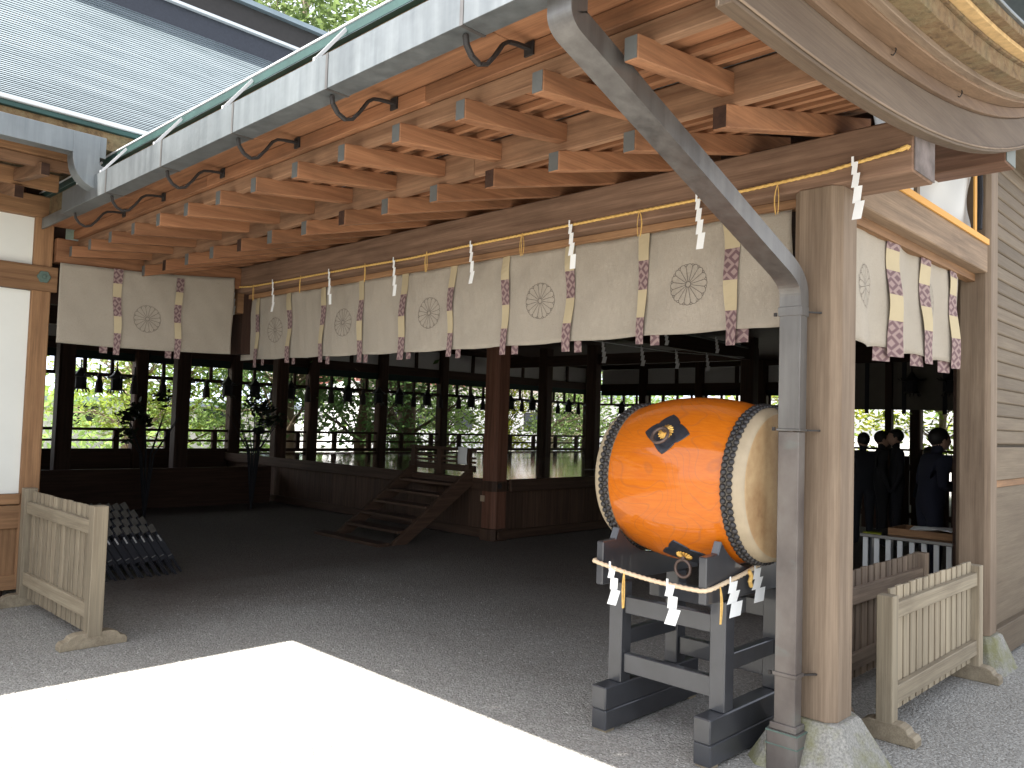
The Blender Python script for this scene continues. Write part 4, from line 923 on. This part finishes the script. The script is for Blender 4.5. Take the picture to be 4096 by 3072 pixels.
# ------------------------------------------------------------------ slatted barriers
def barrier(label, x, y, L, H, n, mats, rz_, pw=.085, rails=((.745, .83), (.17, .27)), footL=.42, z0=.07, slat0=.06, hs=-.02, front=1, rot=0):
    t = thing('slatted_barrier', label, 'barrier', (x, y, 0), 'slatted wooden barriers', rz_)
    ax = 0
    for xx in (0, L):
        MB().box(xx-pw/2, xx+pw/2, -pw/2, pw/2, z0, H).build('post', mats[2], t, bevel=.004)
        f = footL/2; pr = [(-f, 0), (f, 0), (f, .035), (f*.93, .055), (f*.78, .06), (f*.70, .085), (f*.5, .10), (-f*.5, .10), (-f*.70, .085), (-f*.78, .06), (-f*.93, .055), (-f, .035)]
        MB().prism(pr, 0, xx-.045, xx+.045).build('foot', mats[0], t, bevel=.004)
    for a, b in rails: MB().box(pw/2, L-pw/2, -front*.005-.0 if front > 0 else -.030, .030 if front > 0 else .005, a, b).build('rail', mats[0], t, bevel=.004)
    p = (L-pw)/n
    for k in range(n): MB().box(pw/2+k*p+.012, pw/2+(k+1)*p-.012, -.022 if front > 0 else .0055, -.0055 if front > 0 else .022, slat0, H+hs+random.uniform(-.003, .003)).build('slat', mats[2], t, bevel=.002)
    return t
FR1 = barrier('weathered slatted barrier on curved feet in front of the white wall', 2.075, 5.93, 1.55, .945, 14, fen, rad(90), rails=((.745, .84), (.175, .275)), footL=.43, pw=.095, front=1)
barrier('pale slatted barrier standing right of the main post', 4.555, 1.62, 1.56, .75, 14, fen, 0, rails=((.62, .705), (.17, .265)), footL=.32, front=-1, slat0=.115, hs=.025)
barrier('dark brown slatted barrier behind the pale one', 4.7, 2.02, 1.62, .76, 15, fen2, 0, rails=((.56, .66), (.17, .265)), footL=.32, front=-1, slat0=.1, hs=.0)
barrier('tall dark slatted barrier behind the group of people', 13.6, 3.2, .1, 1.28, 1, itw, rad(90), footL=.4) if False else None
bf = thing('slatted_fence', 'dark slatted fence with narrow gaps beyond the group of people', 'fence', (0,0,0))
for k in range(22): MB().box(13.5, 13.53, 2.6+k*.19, 2.6+k*.19+.155, .1, 1.27).build('slat', itw[2], bf)
for z in (.3, 1.05): MB().box(13.531, 13.58, 2.5, 6.9, z, z+.09).build('rail', itw[1], bf)

# ------------------------------------------------------------------ offering table, tray, papers
tb = thing('slatted_table', 'low table with white front slats just inside the right opening', 'table', (0,0,0))
MB().box(7.46, 8.10, 2.02, 2.90, .685, .715).build('table_top', M_black, tb, bevel=.003)
for k in range(9): MB().box(7.50, 7.515, 2.06+k*.098, 2.06+k*.098+.042, .02, .684).build('slat', M_slatw, tb)
for x, y in ((7.55, 2.08), (7.55, 2.80), (8.0, 2.08), (8.0, 2.80)): MB().box(x, x+.05, y, y+.05, 0, .684).build('leg', M_black, tb)
tr = thing('wooden_tray', 'shallow brown wooden tray on the slatted table', 'tray', (0,0,0))
MB().box(7.58, 7.98, 2.14, 2.70, .7165, .73).build('tray_bottom', lwg[1], tr)
for q in ((7.58, 7.60, 2.14, 2.70), (7.96, 7.98, 2.14, 2.70), (7.601, 7.959, 2.14, 2.16), (7.601, 7.959, 2.68, 2.70)): MB().box(*q, .7305, .775).build('tray_side', lwg[1], tr)
m = MB(); m.grid(lambda u, v: (7.64+.28*u, 2.2+.34*v, .782+.012*math.sin(7*u+5*v)), 8, 8); tag(m.build('paper_sheet', M_paper, smooth=True, solid=.002), 'loose white paper lying on the wooden tray', 'paper')
m = MB(); m.prism([(7.47, 2.72), (7.60, 2.76), (7.55, 2.88), (7.48, 2.88)], 2, .716, .724); tag(m.build('green_leaf_sprig', L_yel), 'yellow green card at the left end of the slatted table', 'card')

# ------------------------------------------------------------------ stacked folding chairs in the shade
M_bolt2 = plain('worn grey metal', (.075,.07,.06), .4, .6, .9, 30); M_tube = plain('dark tube', (.02,.02,.026), .35)
def chair(x, y, z, label):
    t = thing('folded_chair', label, 'folding chair', (x, y, z), 'stacked black folding chairs'); d = Vector((-.24, .2, .46)); u = d.normalized(); n = Vector((1, 0, .5)).normalized(); f = Vector((.3, -.8, .4)).normalized()
    for s_ in (-.026, .026): MB().tube([n*s_, n*s_+d], .0125, 7).build('frame_tube', M_tube, t)
    MB().obox(d*.93+f*.012, n*.028, f*.006, u*.04).build('backrest', M_bolt2, t)
    MB().obox(d*.52+f*.02, n*.024, f*.010, u*.13).build('seat', M_blackd, t)
    MB().obox(d*.72+f*.034, n*.006, f*.002, u*.035).build('hinge_plate', M_bolt, t)
    MB().tube([n*-.02+d*.36+f*.03, n*.02+d*.36+f*.03], .006, 6).build('cross_tube', M_bolt, t)
    return t
ORD = ['first', 'second', 'third', 'fourth', 'fifth', 'sixth', 'seventh', 'eighth', 'ninth', 'tenth']
for (yy, zz, n_, rn) in ((8.05, 0, 10, 'front row'), (8.30, .05, 9, 'second row'), (8.54, .10, 8, 'third row'), (8.78, .15, 7, 'rear row')):
    pr_ = None
    for k in range(n_):
        lab = f'black folded chair, {ORD[k]} from the right in the {rn} of the stack'; P_ = (3.60-k*.082, yy+random.uniform(-.01, .01), zz+random.uniform(0, .01))
        if pr_ is None: pr_ = chair(*P_, lab)
        else: copy_tree(pr_, P_, label=lab)
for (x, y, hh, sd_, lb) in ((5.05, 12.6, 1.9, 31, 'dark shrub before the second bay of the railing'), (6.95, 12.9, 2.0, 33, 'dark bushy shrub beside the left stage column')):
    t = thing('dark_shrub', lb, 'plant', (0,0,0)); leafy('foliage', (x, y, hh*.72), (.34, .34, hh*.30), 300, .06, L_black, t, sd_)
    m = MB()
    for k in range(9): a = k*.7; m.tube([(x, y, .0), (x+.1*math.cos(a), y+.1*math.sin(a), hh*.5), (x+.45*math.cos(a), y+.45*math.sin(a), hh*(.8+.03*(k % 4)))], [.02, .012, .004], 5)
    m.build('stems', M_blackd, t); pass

# ------------------------------------------------------------------ people (dark against the light)
def person(label, x, y, h, face, cloth_, hair=True, arm='down', lean=0.):
    t = thing('person', label, 'person', (x, y, 0), None, face); s = h/1.7
    V = {'pel': (0,0,.93), 'wai': (0,.0,1.08), 'che': (.01,0,1.28), 'nec': (.0,0,1.44), 'hb': (.015,0,1.50), 'hc': (.03,0,1.60), 'ht': (.02,0,1.68),
         'ls': (0,.17,1.38), 'rs': (0,-.17,1.38), 'le': (-.02,.23,1.12), 're': (-.02,-.23,1.12), 'lw': (.07,.23,.90), 'rw': (.07,-.23,.90),
         'lh': (.10,.22,.82), 'rh': (.10,-.22,.82), 'lp': (0,.09,.88), 'rp': (0,-.09,.88), 'lk': (.02,.10,.48), 'rk': (.02,-.10,.48), 'la': (0,.10,.08), 'ra': (0,-.10,.08), 'lt': (.16,.12,.03), 'rt': (.16,-.12,.03)}
    if arm == 'up': V['lw'] = (.24,.16,1.10); V['lh'] = (.30,.14,1.14); V['rw'] = (.24,-.12,1.08); V['rh'] = (.30,-.10,1.12)
    Rr = {'pel':.15,'wai':.135,'che':.155,'nec':.055,'hb':.06,'hc':.098,'ht':.07,'ls':.075,'rs':.075,'le':.048,'re':.048,'lw':.032,'rw':.032,'lh':.036,'rh':.036,'lp':.10,'rp':.10,'lk':.065,'rk':.065,'la':.045,'ra':.045,'lt':.035,'rt':.035}
    E_ = [('pel','wai'),('wai','che'),('che','nec'),('nec','hb'),('hb','hc'),('hc','ht'),('che','ls'),('che','rs'),('ls','le'),('le','lw'),('lw','lh'),('rs','re'),('re','rw'),('rw','rh'),('pel','lp'),('pel','rp'),('lp','lk'),('lk','la'),('la','lt'),('rp','rk'),('rk','ra'),('ra','rt')]
    ks = list(V); me = bpy.data.meshes.new('body'); me.from_pydata([tuple(c*s for c in (V[k][0]+lean*max(0, V[k][2]-.9), V[k][1], V[k][2])) for k in ks], [(ks.index(a), ks.index(b)) for a, b in E_], [])
    o = bpy.data.objects.new('body', me); C.objects.link(o); o.parent = t; me.materials.append(cloth_); o.modifiers.new('skin', 'SKIN').use_smooth_shade = True
    sv = me.skin_vertices[0] if len(me.skin_vertices) else me.attributes
    for i, k in enumerate(ks): r = Rr[k]*s; sv.data[i].radius = (r*(.78 if k in ('pel','wai','che') else 1), r)
    sv.data[0].use_root = True
    sbm = o.modifiers.new('sub', 'SUBSURF'); sbm.levels = 2; sbm.render_levels = 2
    def ball(nm, c, r, mat, zlo=None):
        m = MB(); N1, N2 = 14, 20
        for i in range(N1+1):
            for k in range(N2): th = math.pi*i/N1; ph = 2*math.pi*k/N2; m.v.append(((c[0]+r[0]*math.sin(th)*math.cos(ph))*s, (c[1]+r[1]*math.sin(th)*math.sin(ph))*s, (c[2]+r[2]*math.cos(th))*s))
        for i in range(N1):
            for k in range(N2): a = i*N2+k; b = i*N2+(k+1)%N2; m.f.append((a, a+N2, b+N2, b)); m.m.append(0)
        return m.build(nm, mat, t, smooth=True)
    L_ = lean*.7; hd = ball('head', (.03+L_, 0, 1.585), (.098, .078, .118), M_skinp); ball('nose', (.128+L_, 0, 1.575), (.016, .013, .022), M_skinp)
    for sy in (-1, 1): ball('ear', (.025+L_, sy*.08, 1.58), (.02, .01, .03), M_skinp)
    hr = ball('hair', (.008+L_, 0, 1.618), (.108, .09, .105), M_hair)
    for v in hr.data.vertices:
        if v.co.x > (.06+L_)*s and v.co.z < 1.66*s: v.co.x -= (v.co.x-(.06+L_)*s)*.9
    return t
def cl(nm, c): return plain(nm, c, .9)
person('person in dark coat seen from behind, leftmost of the group', 12.0, 4.62, 1.60, rad(40), cl('dark coat', (.02,.022,.03)))
person('person in black jacket standing second from left in the group', 12.05, 4.40, 1.63, rad(-60), cl('black jacket', (.012,.012,.015)))
person('person in dark clothes standing third from left, facing left', 12.1, 4.20, 1.66, rad(120), cl('dark clothes', (.015,.015,.02)))
person('shorter person behind the slats between the adults', 12.9, 4.02, 1.42, rad(60), cl('navy child top', (.015,.017,.03)))
person('man in navy jacket walking right nearest the opening', 9.0, 2.80, 1.665, rad(-45), cl('navy jacket', (.012,.014,.03)), arm='up', lean=.12)
